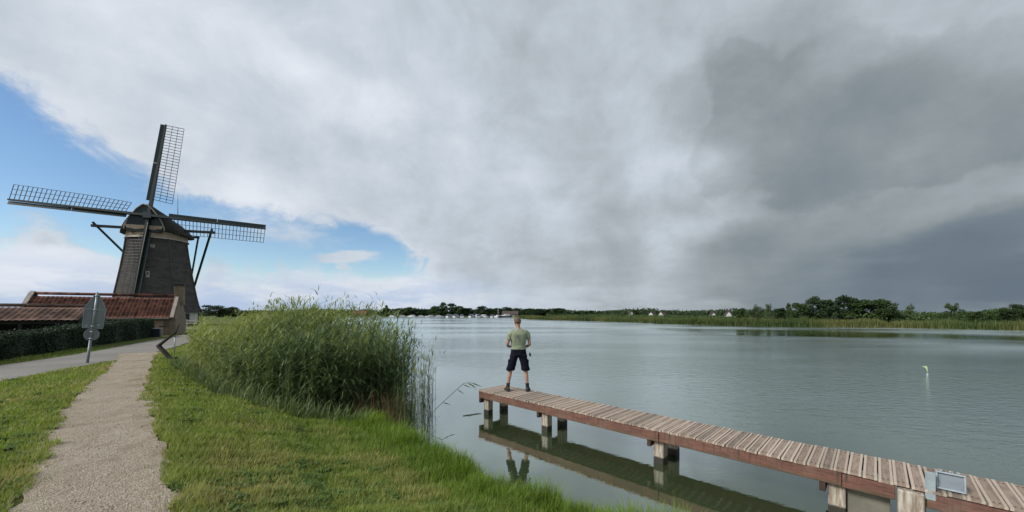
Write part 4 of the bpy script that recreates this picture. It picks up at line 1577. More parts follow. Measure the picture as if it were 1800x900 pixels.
def windmill():
    # white painted base with door and windows
    b = MB()
    b.loft([octring(4.45, -0.3), octring(4.4, 1.72)], True, False)
    b.build('base_wall', M['stucco'], mill)
    b = MB()
    b.loft([octring(4.5, -0.3), octring(4.5, 0.35)], True, False)
    b.build('plinth', M['black_board'], mill)

    def on_facet(k, s, z, r, out=0.0):
        a0, a1 = OCT0 + k * PI / 4, OCT0 + (k + 1) * PI / 4
        p0, p1 = Vector((r * math.cos(a0), r * math.sin(a0), z)), Vector((r * math.cos(a1), r * math.sin(a1), z))
        am = (a0 + a1) / 2
        nrm = Vector((math.cos(am), math.sin(am), 0))
        return p0.lerp(p1, s) + nrm * out, am
    for k, s in ((1, 0.5), (2, 0.35), (2, 0.7), (0, 0.4)):
        c, am = on_facet(k, s, 1.05, 4.42, 0.03)
        Mx = Matrix.Rotation(am, 3, 'Z')
        f = MB()
        f.box(c, (0.1, 0.8, 1.0), Mx)
        fo = f.build('window', M['mill_green'], mill)
        g = MB()
        g.box(c + Mx @ Vector((0.06, 0, 0)), (0.02, 0.62, 0.82), Mx)
        g.build('pane', M['glass'], fo)
    # thatched body, eight sided with a concave flare
    b = MB()
    rings = []
    for i in range(22):
        z = 1.7 + (11.3 - 1.7) * (i / 21) ** 1.15
        rings.append(octring(tower_r(z) + 0.015 * (i % 2), z))
    b.loft(rings, True, False)
    b.build('thatched_body', M['thatch'], mill)
    # ridges of thatch on the corners
    for k in range(8):
        r = MB()
        r.tube([Vector(octring(tower_r(z) + 0.01, z)[k]) for z in (1.75, 2.6, 3.6, 5.2, 7.2, 9.4, 11.25)], 0.1, 6)
        r.build('corner_roll', M['thatch'], mill)
    # painted curb below the cap
    b = MB()
    b.loft([octring(3.2, 11.24, 24, 0), octring(3.16, 11.4, 24, 0)], True, False)
    b.build('white_band', M['mill_white'], mill)
    b = MB()
    b.loft([octring(3.08, 11.42, 24, 0), octring(3.04, 12.2, 24, 0)], True, False)
    b.build('curb', M['mill_tan'], mill)
    # two small lights in the thatch facing the road
    for (z, s, w, h) in ((6.5, 0.24, 0.36, 0.75), (10.2, 0.36, 0.42, 0.4)):
        c, am = on_facet(0, s, z, tower_r(z), -0.04)
        Mx = Matrix.Rotation(am, 3, 'Z')
        f = MB()
        f.box(c, (0.3, w, h), Mx)
        fo = f.build('window', M['mill_white'], mill, 0.01)
        g = MB()
        g.box(c + Mx @ Vector((0.152, 0, h * 0.12)), (0.02, w * 0.6, h * 0.5), Mx)
        g.build('pane', M['glass'], fo)
    # cap: a thatched boat-shaped hood, pointed at the ridge
    cap = MB()
    rings = []
    zb = 11.95
    for (y, w, h, lift) in ((-2.75, 2.05, 3.25, 0.35), (-2.3, 2.7, 3.45, 0.2), (-1.2, 3.4, 3.3, 0.0), (0.3, 3.62, 2.9, -0.05), (1.7, 3.35, 2.35, 0.0), (2.9, 2.5, 1.7, 0.1), (3.6, 1.3, 0.95, 0.2), (3.85, 0.5, 0.45, 0.25)):
        ring = []
        half = [(1.0, 0.0), (0.985, 0.12), (0.86, 0.34), (0.68, 0.56), (0.42, 0.80), (0.16, 0.96), (0.0, 1.0)]
        for x, zz in half:
            ring.append(Vector((x * w, y, zb + lift + zz * h)))
        for x, zz in half[-2::-1]:
            ring.append(Vector((-x * w, y, zb + lift + zz * h)))
        ring += [Vector((-w * 0.82, y, zb + lift - 0.02)), Vector((w * 0.82, y, zb + lift - 0.02))]
        rings.append(ring)
    cap.loft(rings, True, True)
    cap.build('cap', M['thatch_cap'], mill)
    # boarded front under the cap with painted beard
    fr = MB()
    half = [(1.0, 0.0), (0.985, 0.12), (0.86, 0.34), (0.68, 0.56), (0.42, 0.80), (0.16, 0.96), (0.0, 1.0)]
    out = [(x * 1.95, 12.2 + z * 3.2) for x, z in half] + [(-x * 1.95, 12.2 + z * 3.2) for x, z in half[-2::-1]]
    fr.loft([[(x, y, z) for x, z in out] for y in (-2.95, -2.72)], True, False)
    fr.build('front_boarding', M['mill_green'], mill)
    for s in (-1, 1):
        e = MB()
        pts = [Vector((s * x * 2.03, -2.97, 12.15 + z * 3.3)) for x, z in half]
        e.tube(pts, 0.07, 6)
        e.build('front_trim', M['trim'], mill)
    bd = MB()
    bd.loft([[(x, y, z) for x, z in ((-1.75, 12.35), (-1.9, 12.75), (1.9, 12.75), (1.75, 12.35), (0.9, 12.2), (0, 12.32), (-0.9, 12.2))] for y in (-3.05, -2.96)], True, False)
    bd.build('beard', M['mill_tan'], mill)
    br = MB()
    br.box((0, -2.9, 12.05), (3.5, 0.35, 0.3))
    br.build('breast_beam', M['mill_green'], mill, 0.03)
    # wind shaft and poll end
    HUB = Vector((0.45, -2.98, 13.95))
    tilt = R(-9.4)
    RX = Matrix.Rotation(tilt, 3, 'X')
    ws = MB()
    ws.tube([HUB + RX @ Vector((0, 0.9, 0)), HUB + RX @ Vector((0, -0.35, 0))], [0.4, 0.36], 10)
    ws.build('wind_shaft', M['mill_green'], mill)
    hb = MB()
    hb.box(HUB, (0.85, 0.8, 0.85), RX)
    hb.build('poll_end', M['mill_green'], mill, 0.05)
    # sails
    RAD = 12.95
    n_bar = 27
    th0 = R(-3.56)
    stock_m = MB()
    stock_m.bar((0, 0, 0), (RAD, 0, 0), 0.36, 0.34, (0, 0, 1), 0.2, 0.17)
    sm = stock_m.mesh('sail', 0.01)
    sm.materials.append(M['mill_green'])
    # leading boards beside the stock, twisted a little
    lb = MB()
    for (a, b) in ((2.1, 7.3), (7.35, 12.9)):
        lb.box(((a + b) / 2, 0.03, 0.36), (b - a, 0.045, 0.42), Matrix.Rotation(R(10), 3, 'X'))
    lbm = lb.mesh('leading_board', 0.006)
    lbm.materials.append(M['mill_green'])
    rope = MB()
    rope.tube([(0.9, -0.2, 0.14), (5, -0.24, 0.1), (12.5, -0.16, 0.06)], 0.03, 5)
    ropem = rope.mesh('sail_cloth_roll')
    ropem.materials.append(M['trim'])

    def tw(r):
        return R(np.interp(r, [2.2, 6, 13], [26, 14, 3]))

    def lat(r, c):
        """point on the twisted lattice: r along the stock, c across"""
        a = tw(r)
        return Vector((r, math.sin(a) * c, -math.cos(a) * c))
    WL = 1.95
    bars = []
    for i in range(n_bar):
        r = 2.3 + (12.85 - 2.3) * i / (n_bar - 1)
        m = MB()
        m.bar(lat(r, 0.1), lat(r, WL), 0.055, 0.05, (1, 0, 0))
        mm = m.mesh('sail_bar')
        mm.materials.append(M['lattice'])
        bars.append(mm)
    laths = []
    for c in (0.72, 1.33, WL):
        m = MB()
        rr = [2.3 + (12.85 - 2.3) * i / 8 for i in range(9)]
        m.tube([lat(r, c) for r in rr], 0.028, 4)
        mm = m.mesh('sail_lath')
        mm.materials.append(M['lattice'])
        laths.append(mm)
    for k in range(4):
        s = link('sail', sm, mill)
        s['label'] = ('right hand sail', 'upright sail', 'left hand sail', 'lower sail in front of the tower')[k]
        th = th0 + k * PI / 2
        s.matrix_local = Matrix.Translation(HUB + RX @ Vector((0, -0.22 + (0.2 if k % 2 else 0), 0))) @ (RX @ Matrix.Rotation(-th, 3, 'Y')).to_4x4()
        link('leading_board', lbm, s)
        if k == 3:
            link('sail_cloth_roll', ropem, s)
        for mm in bars:
            link('sail_bar', mm, s)
        for mm in laths:
            link('sail_lath', mm, s)
    # tail: long and short cross trees, braces and tail pole
    ct = MB()
    ct.bar((-6.5, -0.6, 12.75), (6.6, -0.6, 12.75), 0.3, 0.32)
    ct.build('long_spreader', M['mill_green'], mill, 0.02)
    ct = MB()
    ct.bar((-3.9, 1.7, 12.35), (3.9, 1.7, 12.35), 0.26, 0.28)
    ct.build('short_spreader', M['mill_green'], mill, 0.02)
    tp = MB()
    tp.bar((0, 3.6, 12.3), (0, 7.2, 1.2), 0.34, 0.4, (0, 1, 0))
    tp.build('tail_pole', M['mill_green'], mill, 0.02)
    for s in (-1, 1):
        bb = MB()
        bb.bar((6.3 * s, -0.75, 13.2), (0.3 * s, 7.0, 2.2), 0.2, 0.22, (0, 1, 0))
        bb.build('long_brace', M['mill_green'], mill)
        bb = MB()
        bb.bar((3.8 * s, 1.7, 12.5), (0.25 * s, 6.8, 2.6), 0.16, 0.18, (0, 1, 0))
        bb.build('short_brace', M['mill_green'], mill)
    rod = MB()
    rod.tube([(1.55, 1.4, 14.1), (1.55, 1.4, 18.0)], [0.045, 0.02], 6)
    rod.build('lightning_rod', M['lattice'], mill)


windmill()

# ------------------------------------------------------------------ barn and open shed
def pantiles(name, L, S, mat, parent, pitch=0.21, course=0.3, amp=0.017):
    """pantiled slope in local coordinates: x along the eave, y up the slope, z out"""
    nxs = int(L / pitch * 5)
    cs = int(S / course)
    xs = np.linspace(0, L, nxs)
    rows = []
    for c in range(cs):
        rows += [(c * course, 0.028), ((c + 1) * course - 0.004, 0.0)]
    ys = np.array([r[0] for r in rows])
    zs = np.array([r[1] for r in rows])
    XX, YY = np.meshgrid(xs, ys)
    wave = np.sin(XX / pitch * 2 * PI)
    ZZ = amp * (wave * 0.7 + 0.3 * np.abs(wave)) + zs[:, None] + 0.006 * np.sin(XX * 2.1 + YY * 1.7)
    co = np.stack([XX.ravel(), YY.ravel(), ZZ.ravel()], 1)
    ii, jj = np.meshgrid(np.arange(nxs - 1), np.arange(len(ys) - 1))
    a = (jj * nxs + ii).ravel()
    q = np.stack([a, a + 1, a + nxs + 1, a + nxs], 1)
    me = np_mesh(name, co, q.ravel(), np.full(len(q), 4))
    return link(name, me, parent, mat)


def slope_matrix(o, p0, along_v, up_v):
    xa = Vector(along_v).normalized()
    ya = Vector(up_v).normalized()
    za = xa.cross(ya)
    m = Matrix((xa, ya, za)).transposed().to_4x4()
    o.matrix_local = Matrix.Translation(Vector(p0)) @ m


def barn():
    R2 = Vector((-26.2, 29.0, 0))
    ax = Vector((0.848, 0.53, 0))
    L = 7.4
    rot = math.atan2(ax.y, ax.x)
    c = R2 - ax * L
    gz = 0.9
    t = thing('barn', 'low barn with red pantile roof and tan walls beside the road before the windmill', 'barn', (c.x, c.y, gz), rot)
    eave, ridge, w = 2.27 - gz, 3.88 - gz, 2.0
    wb = MB()
    wb.box((L / 2, -w + 0.25 + 0.06, eave / 2 - 0.15), (L - 0.12, 0.12, eave + 0.3))
    wb.build('front_wall', M['brick_tan'], t)
    wb = MB()
    wb.box((L / 2, w - 0.25 - 0.06, eave / 2 - 0.15), (L - 0.12, 0.12, eave + 0.3))
    wb.build('rear_wall', M['brick_tan'], t)
    for x in (0.0, L):
        g = MB()
        pr = [(-w + 0.18, -0.3), (w - 0.18, -0.3), (w - 0.18, eave), (0, ridge + 0.12), (-w + 0.18, eave)]
        g.loft([[(x + dx, y, z) for y, z in pr] for dx in (-0.06, 0.3 if x else 0.06)], True, False)
        g.build('gable', M['brick_tan'], t)
        for s in (-1, 1):
            v = MB()
            v.bar((x + 0.12, s * (w + 0.05), eave - 0.02), (x + 0.12, 0, ridge + 0.17), 0.2, 0.1, (0, 0, 1))
            v.build('verge_board', M['trim'], t)
    sl = math.hypot(w + 0.1, ridge - eave + 0.08)
    o = pantiles('roof', L, sl, M['tile_red'], t)
    slope_matrix(o, (0, -w - 0.1, eave - 0.03), (1, 0, 0), (0, w + 0.1, ridge - eave + 0.08))
    o = pantiles('roof', L, sl, M['tile_red'], t)
    slope_matrix(o, (L, w + 0.1, eave - 0.03), (-1, 0, 0), (0, -w - 0.1, ridge - eave + 0.08))
    rt = MB()
    rt.tube([(0.1, 0, ridge + 0.06), (L - 0.05, 0, ridge + 0.06)], 0.1, 8)
    rt.build('ridge_tiles', M['tile_red'], t)
    gt = MB()
    gt.bar((0, -w - 0.12, eave - 0.06), (L, -w - 0.12, eave - 0.06), 0.12, 0.09)
    gt.build('gutter', M['trim'], t)
    ch = MB()
    ch.box((L + 0.22, 0, ridge + 0.1), (0.55, 0.55, 1.5))
    ch.build('chimney', M['brick_tan'], t, 0.01)
    ch = MB()
    ch.box((L + 0.22, 0, ridge + 0.89), (0.68, 0.68, 0.1))
    ch.build('chimney_cap', M['black_board'], t)
    d = MB()
    d.box((L - 0.75, -w + 0.235, 0.5), (0.75, 0.05, 1.25))
    dd = d.build('door', M['mill_tan'], t)
    h = MB()
    h.bar((L - 0.6, -w + 0.19, 0.72), (L - 0.2, -w + 0.19, 0.72), 0.03, 0.05)
    h.build('hinge', M['black_board'], dd)


barn()


def shed():
    ax = Vector((0.883, 0.469, 0))
    L, D, eave, ridge = 11.0, 1.62, 1.24, 2.03
    c = Vector((-23.35, 20.0, 0)) - ax * L
    t = thing('shed', 'open black boarded shed with a long brown pantile roof left of the barn', 'shed', (c.x, c.y, 0.95), math.atan2(ax.y, ax.x))
    for (p0, al, up) in (((0, 0, eave), (1, 0, 0), (0, D, ridge - eave)), ((L, 2 * D, eave), (-1, 0, 0), (0, -D, ridge - eave))):
        o = pantiles('roof', L, math.hypot(D, ridge - eave), M['tile_brown'], t, 0.23, 0.32, 0.024)
        slope_matrix(o, p0, al, up)
    r = MB()
    r.tube([(0, D, ridge + 0.03), (L, D, ridge + 0.03)], 0.09, 8)
    r.build('ridge_tiles', M['tile_brown'], t)
    w = MB()
    w.box((L / 2, 2 * D - 0.3, 0.5), (L - 0.2, 0.08, 1.5))
    w.build('rear_wall', M['black_board'], t)
    for x in (0.1, L - 0.1):
        w = MB()
        pr = [(0.3, -0.2), (2 * D - 0.35, -0.2), (2 * D - 0.35, eave + 0.1), (D, ridge - 0.05), (0.3, eave + 0.1)]
        w.loft([[(x + dx, y, z) for y, z in pr] for dx in (-0.04, 0.04)], True, False)
        w.build('gable', M['black_board'], t)
    w = MB()
    w.box((L / 2, 0.34, eave - 0.06), (L - 0.4, 0.06, 0.26))
    w.build('lintel', M['black_board'], t)
    for x in (2.2, 4.4, 6.6, 8.8):
        p = MB()
        p.box((x, 0.34, 0.35), (0.14, 0.14, 1.4))
        p.build('post', M['black_board'], t)
    for x in (5.9, 7.7):
        p = MB()
        p.box((x + 0.8, 0.6, 0.42), (1.5, 0.05, 0.06))
        p.box((x + 0.2, 0.6, 0.2), (0.09, 0.07, 0.6))
        p.build('rail', M['trim'], t)


shed()


# ------------------------------------------------------------------ leafy clumps: hedge, shrubs, trees
def leaf_cloud(pts, nrm, size, jitter=0.8):
    """leaf quads at points, roughly facing outwards"""
    n = len(pts)
    v = nrm + rng.normal(0, jitter, (n, 3))
    v /= np.linalg.norm(v, axis=1)[:, None] + 1e-9
    ref = rng.normal(0, 1, (n, 3))
    a = np.cross(v, ref)
    a /= np.linalg.norm(a, axis=1)[:, None] + 1e-9
    b = np.cross(v, a)
    s = size * rng.uniform(0.6, 1.35, n)[:, None]
    co = np.stack([pts - a * s, pts + b * s * 0.55, pts + a * s, pts - b * s * 0.55], 1).reshape(-1, 3)
    lp = np.arange(n * 4)
    return co, lp, np.full(n, 4)


def hedge():
    a0, a1 = Vector((-13.6, 6.0, 0)), Vector((-24.6, 25.6, 0))
    d = (a1 - a0)
    L = d.length
    d.normalize()
    t = thing('hedge', 'long dark clipped hedge along the road in front of the shed and barn', 'hedge', (a0.x, a0.y, 0.93), math.atan2(d.y, d.x))

    def H(u):
        return np.interp(u / L, [0, 0.34, 0.75, 1.0], [0.7, 0.82, 1.16, 1.22])
    core = MB()
    us = np.linspace(0.1, L - 0.1, 40)
    core.loft([[(u, 0.08, -0.1), (u, 0.72, -0.1), (u, 0.7, H(u) - 0.07), (u, 0.1, H(u) - 0.07)] for u in us], True, False)
    core.build('core', M['hedge'], t)
    n = 34000
    u = rng.uniform(0, L, n)
    h = H(u)
    face = rng.random(n)
    pts = np.zeros((n, 3))
    nr = np.zeros((n, 3))
    f = face < 0.62           # road side
    pts[f] = np.stack([u[f], rng.normal(0.05, 0.035, f.sum()), rng.uniform(-0.02, 1, f.sum()) * h[f]], 1)
    nr[f] = (0, -1, 0.2)
    g = (face >= 0.62) & (face < 0.9)
    pts[g] = np.stack([u[g], rng.uniform(0, 0.8, g.sum()), h[g] + rng.normal(0, 0.035, g.sum())], 1)
    nr[g] = (0, 0, 1)
    k = face >= 0.9
    endp = rng.random(k.sum()) < 0.5
    pts[k] = np.stack([np.where(endp, L, 0) + rng.normal(0, 0.03, k.sum()), rng.uniform(0, 0.8, k.sum()), rng.uniform(0, 1, k.sum()) * np.where(endp, H(L), H(0))], 1)
    nr[k] = np.stack([np.where(endp, 1, -1), np.zeros(k.sum()), np.zeros(k.sum())], 1)
    # shoots that escaped the shears, hollows in the face
    pts[:, 1] += 0.06 * np.sin(u * 2.3) * f
    pts[:, 2] += np.where(g & (rng.random(n) < 0.12), rng.uniform(0, 0.13, n), 0)
    co, lp, sz = leaf_cloud(pts, nr, 0.035)
    o = link('leaves', np_mesh('leaves', co, lp, sz), t, M['hedge'])
    tag(o, kind='stuff')


hedge()


def crown_mesh(name, kind, n, size, seed):
    """crown within the unit box: x,y in -0.5..0.5, z 0..1"""
    global rng
    keep = rng
    rng = np.random.default_rng(seed)
    cl = []
    if kind == 'round':
        for _ in range(60):
            th = rng.uniform(0, 2 * PI)
            z = rng.uniform(0.05, 0.9)
            rr = 0.37 * min(1.0, 0.72 + 1.2 * z) * math.sqrt(max(0.02, 1 - max(0.0, (z - 0.35) / 0.62) ** 2)) * rng.uniform(0.3, 1.06)
            cl.append((rr * math.cos(th), rr * math.sin(th), z, rng.uniform(0.08, 0.15), rng.uniform(0.06, 0.11)))
    elif kind == 'poplar':
        for _ in range(24):
            th = rng.uniform(0, 2 * PI)
            z = rng.uniform(0.08, 0.93)
            rr = 0.3 * math.sin(PI * (0.12 + 0.84 * z)) ** 0.7 * rng.uniform(0.2, 1.0)
            cl.append((rr * math.cos(th), rr * math.sin(th), z, rng.uniform(0.1, 0.17), rng.uniform(0.07, 0.12)))
    elif kind == 'conifer':
        for i in range(26):
            z = i / 25 * 0.95
            th = rng.uniform(0, 2 * PI)
            rr = 0.34 * (1 - z) * rng.uniform(0.3, 1.0)
            cl.append((rr * math.cos(th), rr * math.sin(th), z, 0.05 + 0.13 * (1 - z), 0.06))
    elif kind == 'bush':
        for _ in range(22):
            th = rng.uniform(0, 2 * PI)
            z = rng.uniform(0.05, 0.85)
            rr = 0.4 * (1 - 0.55 * z) * rng.uniform(0.3, 1.05)
            cl.append((rr * math.cos(th), rr * math.sin(th), z, rng.uniform(0.10, 0.17), rng.uniform(0.09, 0.15)))
    else:                       # wispy willow
        for _ in range(30):
            th = rng.uniform(0, 2 * PI)
            z = rng.uniform(0.05, 0.93)
            rr = 0.42 * (1 - 0.75 * z ** 1.5) * rng.uniform(0.2, 1.05)
            cl.append((rr * math.cos(th), rr * math.sin(th), z, rng.uniform(0.05, 0.1), rng.uniform(0.08, 0.15)))
    C = np.array(cl)
    w = (C[:, 3] ** 2 * C[:, 4])
    i = rng.choice(len(C), n, p=w / w.sum())
    d = rng.normal(0, 1, (n, 3))
    d /= np.linalg.norm(d, axis=1)[:, None]
    r = rng.uniform(0.0, 1.0, n) ** 0.45
    P = np.stack([C[i, 0] + d[:, 0] * C[i, 3] * r, C[i, 1] + d[:, 1] * C[i, 3] * r, C[i, 2] + d[:, 2] * C[i, 4] * r], 1)
    co, lp, sz = leaf_cloud(P, d, size, 0.7)
    me = np_mesh(name, co, lp, sz)
    rng = keep
    return me


def trunk_mesh():
    b = MB()
    b.tube([(0, 0, -0.3), (0.01, 0, 0.15), (-0.015, 0.01, 0.4), (0.01, -0.01, 0.65), (0, 0, 0.85)], [0.034, 0.026, 0.02, 0.012, 0.004], 7)
    for k in range(7):
        a = k * 2.4
        z = 0.22 + 0.075 * k
        b.tube([(0, 0, z), (0.13 * math.cos(a), 0.13 * math.sin(a), z + 0.1), (0.27 * math.cos(a), 0.27 * math.sin(a), z + 0.17)], [0.012, 0.008, 0.003], 5)
    me = b.mesh('trunk')
    me.materials.append(M['bark'])
    return me


TRUNK = trunk_mesh()
CROWNS = {}


def crown(kind, matname, var):
    key = (kind, matname, var)
    if key not in CROWNS:
        n = {'round': 5200, 'poplar': 3400, 'conifer': 2000, 'bush': 2800, 'willow': 2600}[kind]
        me = crown_mesh('crown', kind, n, {'willow': 0.022, 'conifer': 0.03}.get(kind, 0.03), 100 + hash_s(kind + matname) % 50 + var)
        me.materials.append(M[matname])
        CROWNS[key] = me
    return CROWNS[key]


def hash_s(s):
    return sum((i + 3) * ord(c) for i, c in enumerate(s))


tree_i = 0


def tree(name, label, cat, x, y, h, w, kind, matname, group=None, z=None, low=0.0):
    """one tree or bush at (x, y): overall height h, spread w"""
    global tree_i
    tree_i += 1
    gz = float(ground_z(np.array([x]), np.array([y]))[0]) if z is None else z
    t = thing(name, label, cat, (x, y, gz), random.uniform(0, 6.28), group)
    tr = link('trunk', TRUNK, t)
    s = min(w, h) if kind != 'bush' else h
    tr.scale = (s * 0.9, s * 0.9, h * 0.95)
    c = link('crown', crown(kind, matname, tree_i % 3), t)
    c0 = {'round': 0.02, 'poplar': 0.03, 'conifer': 0.05, 'bush': 0.0, 'willow': 0.03}[kind] if not low else low
    c.location = (0, 0, h * c0)
    c.scale = (w * 1.12, w * 1.12, h * (1 - c0))
    return t


def at(px, depth):
    return (px - 900) / FPX * depth


def ztop(py, depth):
    return EYE + (551 - py) / FPX * depth


# (px of trunk, photo row of the top, spread in px, distance, kind, leaf, label)
RIGHT_TREES = [
    (1303, 541, 17, 96, 'round', 'leaf_mid', 'small lone round tree at the left end of the right bank, near the white houses'),
    (1330, 535, 34, 80, 'willow', 'leaf_pale', 'pale willow bush, leftmost behind the reed belt of the right bank'),
    (1352, 532, 18, 84, 'willow', 'leaf_pale', 'slim pale willow just right of the leftmost willow bush'),
    (1372, 541, 26, 90, 'round', 'leaf_dark', 'low dark tree between the pale willows and the tall dark clump'),
    (1388, 534, 14, 86, 'poplar', 'leaf_mid', 'narrow green tree standing before the tall dark clump'),
    (1404, 531, 30, 80, 'round', 'leaf_mid', 'mid green tree at the left flank of the tall dark clump'),
    (1430, 520, 36, 82, 'round', 'leaf_dark', 'square headed dark tree, first of the tall dark clump'),
    (1456, 526, 30, 80, 'round', 'leaf_dark', 'dark tree between the two tallest heads of the clump'),
    (1484, 518, 38, 82, 'round', 'leaf_dark', 'tallest dark tree at the middle of the clump on the right bank'),
    (1466, 548, 13, 70, 'willow', 'leaf_pale', 'small pale bush in front of the dark clump'),
    (1517, 523, 52, 80, 'round', 'leaf_mid', 'broad green tree at the right of the dark clump'),
    (1552, 524, 46, 78, 'round', 'leaf_mid', 'wide spreading green tree ending the clump on its right side'),
    (1573, 535, 24, 76, 'bush', 'leaf_dark', 'low dark tree trailing off the right flank of the clump'),
    (1598, 533, 30, 78, 'willow', 'leaf_pale', 'single pale grey green willow right of the dark clump'),
    (1640, 549, 34, 84, 'bush', 'leaf_dark', 'low dark thicket left of the feathery tree at the right'),
    (1672, 531, 44, 66, 'willow', 'leaf_mid', 'feathery yellow green tree rising from the right bank scrub'),
    (1712, 546, 36, 70, 'bush', 'leaf_mid', 'rounded green bush right of the feathery tree'),
    (1738, 548, 34, 74, 'bush', 'leaf_dark', 'dark low bush between the green bush and the trees at the frame edge'),
    (1768, 541, 34, 66, 'round', 'leaf_mid', 'rounded tree second from the right frame edge'),
    (1792, 534, 40, 62, 'round', 'leaf_dark', 'dark tree at the right edge of the picture'),
    (1835, 532, 44, 62, 'round', 'leaf_dark', 'dark tree just beyond the right edge of the bank'),
]
for (px, py, wpx, d, kind, leaf, lab) in RIGHT_TREES:
    d *= 1.0
    sec = math.sqrt(1 + ((px - 900) / FPX) ** 2)
    x = at(px, d)
    h = ztop(py, d) - 0.5
    tree('bush' if kind == 'bush' else 'tree', lab, 'bush' if kind == 'bush' else 'tree', x, d, h, wpx / FPX * d / sec * 1.5, kind, leaf, 'trees on the right bank')

FAR_TREES = [
    (380, 534, 46, 190, 'bush', 'leaf_dark', 'dark tree beyond the windmill base, left of the reed bed'),
    (402, 538, 36, 196, 'bush', 'leaf_mid', 'lower tree beside the dark one, just showing over the reed bed'),
    (552, 540, 16, 230, 'round', 'leaf_dark', 'small far tree poking above the middle of the reed bed'),
    (613, 546, 18, 262, 'bush', 'leaf_mid', 'low far bush at the left end of the marina shore'),
    (623, 538, 9, 262, 'conifer', 'leaf_dark', 'pointed dark conifer left of the red roofed house'),
    (640, 543, 18, 266, 'round', 'leaf_dark', 'rounded far tree behind the red roofed house'),
    (652, 543, 14, 268, 'round', 'leaf_dark', 'dark far tree right of the red roofed house'),
    (666, 546, 16, 258, 'bush', 'leaf_mid', 'low green bush on the far shore by the first boat shed'),
    (679, 540, 20, 262, 'round', 'leaf_mid', 'mid green far tree left of the slim tall tree'),
    (679, 536, 9, 275, 'poplar', 'leaf_dark', 'slim tall dark tree on the far left shore'),
    (689, 546, 26, 256, 'bush', 'leaf_pale', 'pale rounded bush along the far left shore'),
    (702, 541, 20, 260, 'round', 'leaf_mid', 'round green tree right of the pale far bush'),
    (718, 539, 18, 258, 'round', 'leaf_mid', 'pointed green tree midway along the far left shore'),
    (733, 543, 22, 262, 'round', 'leaf_dark', 'dark low crowned tree left of the tall far clump'),
    (748, 543, 20, 262, 'round', 'leaf_dark', 'dark tree touching the left of the tall far clump'),
    (768, 537, 22, 256, 'round', 'leaf_mid', 'broad tree forming the left shoulder of the tall far clump'),
    (782, 532, 20, 258, 'poplar', 'leaf_mid', 'tallest upright tree in the far clump, left one'),
    (793, 533, 18, 260, 'poplar', 'leaf_dark', 'tall upright dark tree in the far clump, right one'),
    (807, 537, 20, 258, 'round', 'leaf_mid', 'rounded tree on the right shoulder of the tall far clump'),
    (822, 541, 24, 262, 'round', 'leaf_dark', 'dark sloping tree above the white motor boats'),
    (847, 537, 17, 256, 'round', 'leaf_dark', 'square headed brownish tree left of the sailing boat mast'),
    (862, 541, 14, 258, 'round', 'leaf_mid', 'green tree behind the sailing boat mast'),
    (877, 541, 18, 262, 'round', 'leaf_dark', 'dark tree just left of the house behind the man'),
    (891, 539, 18, 270, 'round', 'leaf_dark', 'dark tree right behind the roof of the house by the man'),
    (908, 541, 16, 270, 'round', 'leaf_dark', "dark tree above the man's head"),
    (924, 542, 16, 260, 'round', 'leaf_dark', "dark tree just right of the man's head"),
    (933, 541, 14, 250, 'round', 'leaf_mid', 'small rounded tree second right of the man'),
    (947, 542, 20, 236, 'round', 'leaf_dark', 'left of the two clipped dark trees right of the man'),
    (962, 543, 16, 236, 'round', 'leaf_dark', 'low tree joining the two clipped dark trees'),
    (980, 541, 24, 230, 'round', 'leaf_dark', 'right of the two clipped dark trees, wider and domed'),
    (1002, 547, 18, 228, 'bush', 'leaf_dark', 'low dark bush trailing right from the domed tree'),
    (1014, 547, 12, 240, 'round', 'leaf_dark', 'small dark tree in the middle of the far right shore'),
    (1030, 547, 14, 236, 'round', 'leaf_mid', 'small tree left of the twin tops on the far right shore'),
    (1039, 545, 10, 240, 'round', 'leaf_dark', 'little dome topped tree on the far right shore'),
    (1117, 543, 11, 210, 'poplar', 'leaf_dark', 'lone dark tree beside the white gabled house'),
    (1296, 544, 8, 150, 'round', 'leaf_dark', 'tiny dark tree in the gap left of the lone round tree'),
]
for (px, py, wpx, d, kind, leaf, lab) in FAR_TREES:
    sec = math.sqrt(1 + ((px - 900) / FPX) ** 2)
    h = ztop(py, d) - 0.55
    tree('bush' if kind == 'bush' else 'tree', lab, 'bush' if kind == 'bush' else 'tree', at(px, d), d, h, wpx / FPX * d / sec * 1.45, kind, leaf, 'trees on the far shore', z=0.55)

# shrubs showing over the hedge, in front of the shed
for (px, py, wpx, d, kind, leaf, lab) in [
    (40, 580, 60, 18.3, 'bush', 'leaf_mid', 'low green shrub over the hedge before the open shed, left one'),
    (75, 577, 50, 18.8, 'bush', 'leaf_pale', 'pale feathery shrub over the hedge in the middle of the shed front'),
    (110, 579, 44, 19.2, 'bush', 'leaf_mid', 'low green shrub over the hedge by the right end of the shed')]:
    tree('shrub', lab, 'shrub', at(px, d), d, ztop(py, d) - 0.95, wpx / FPX * d / 1.6, kind, leaf, 'shrubs behind the hedge')


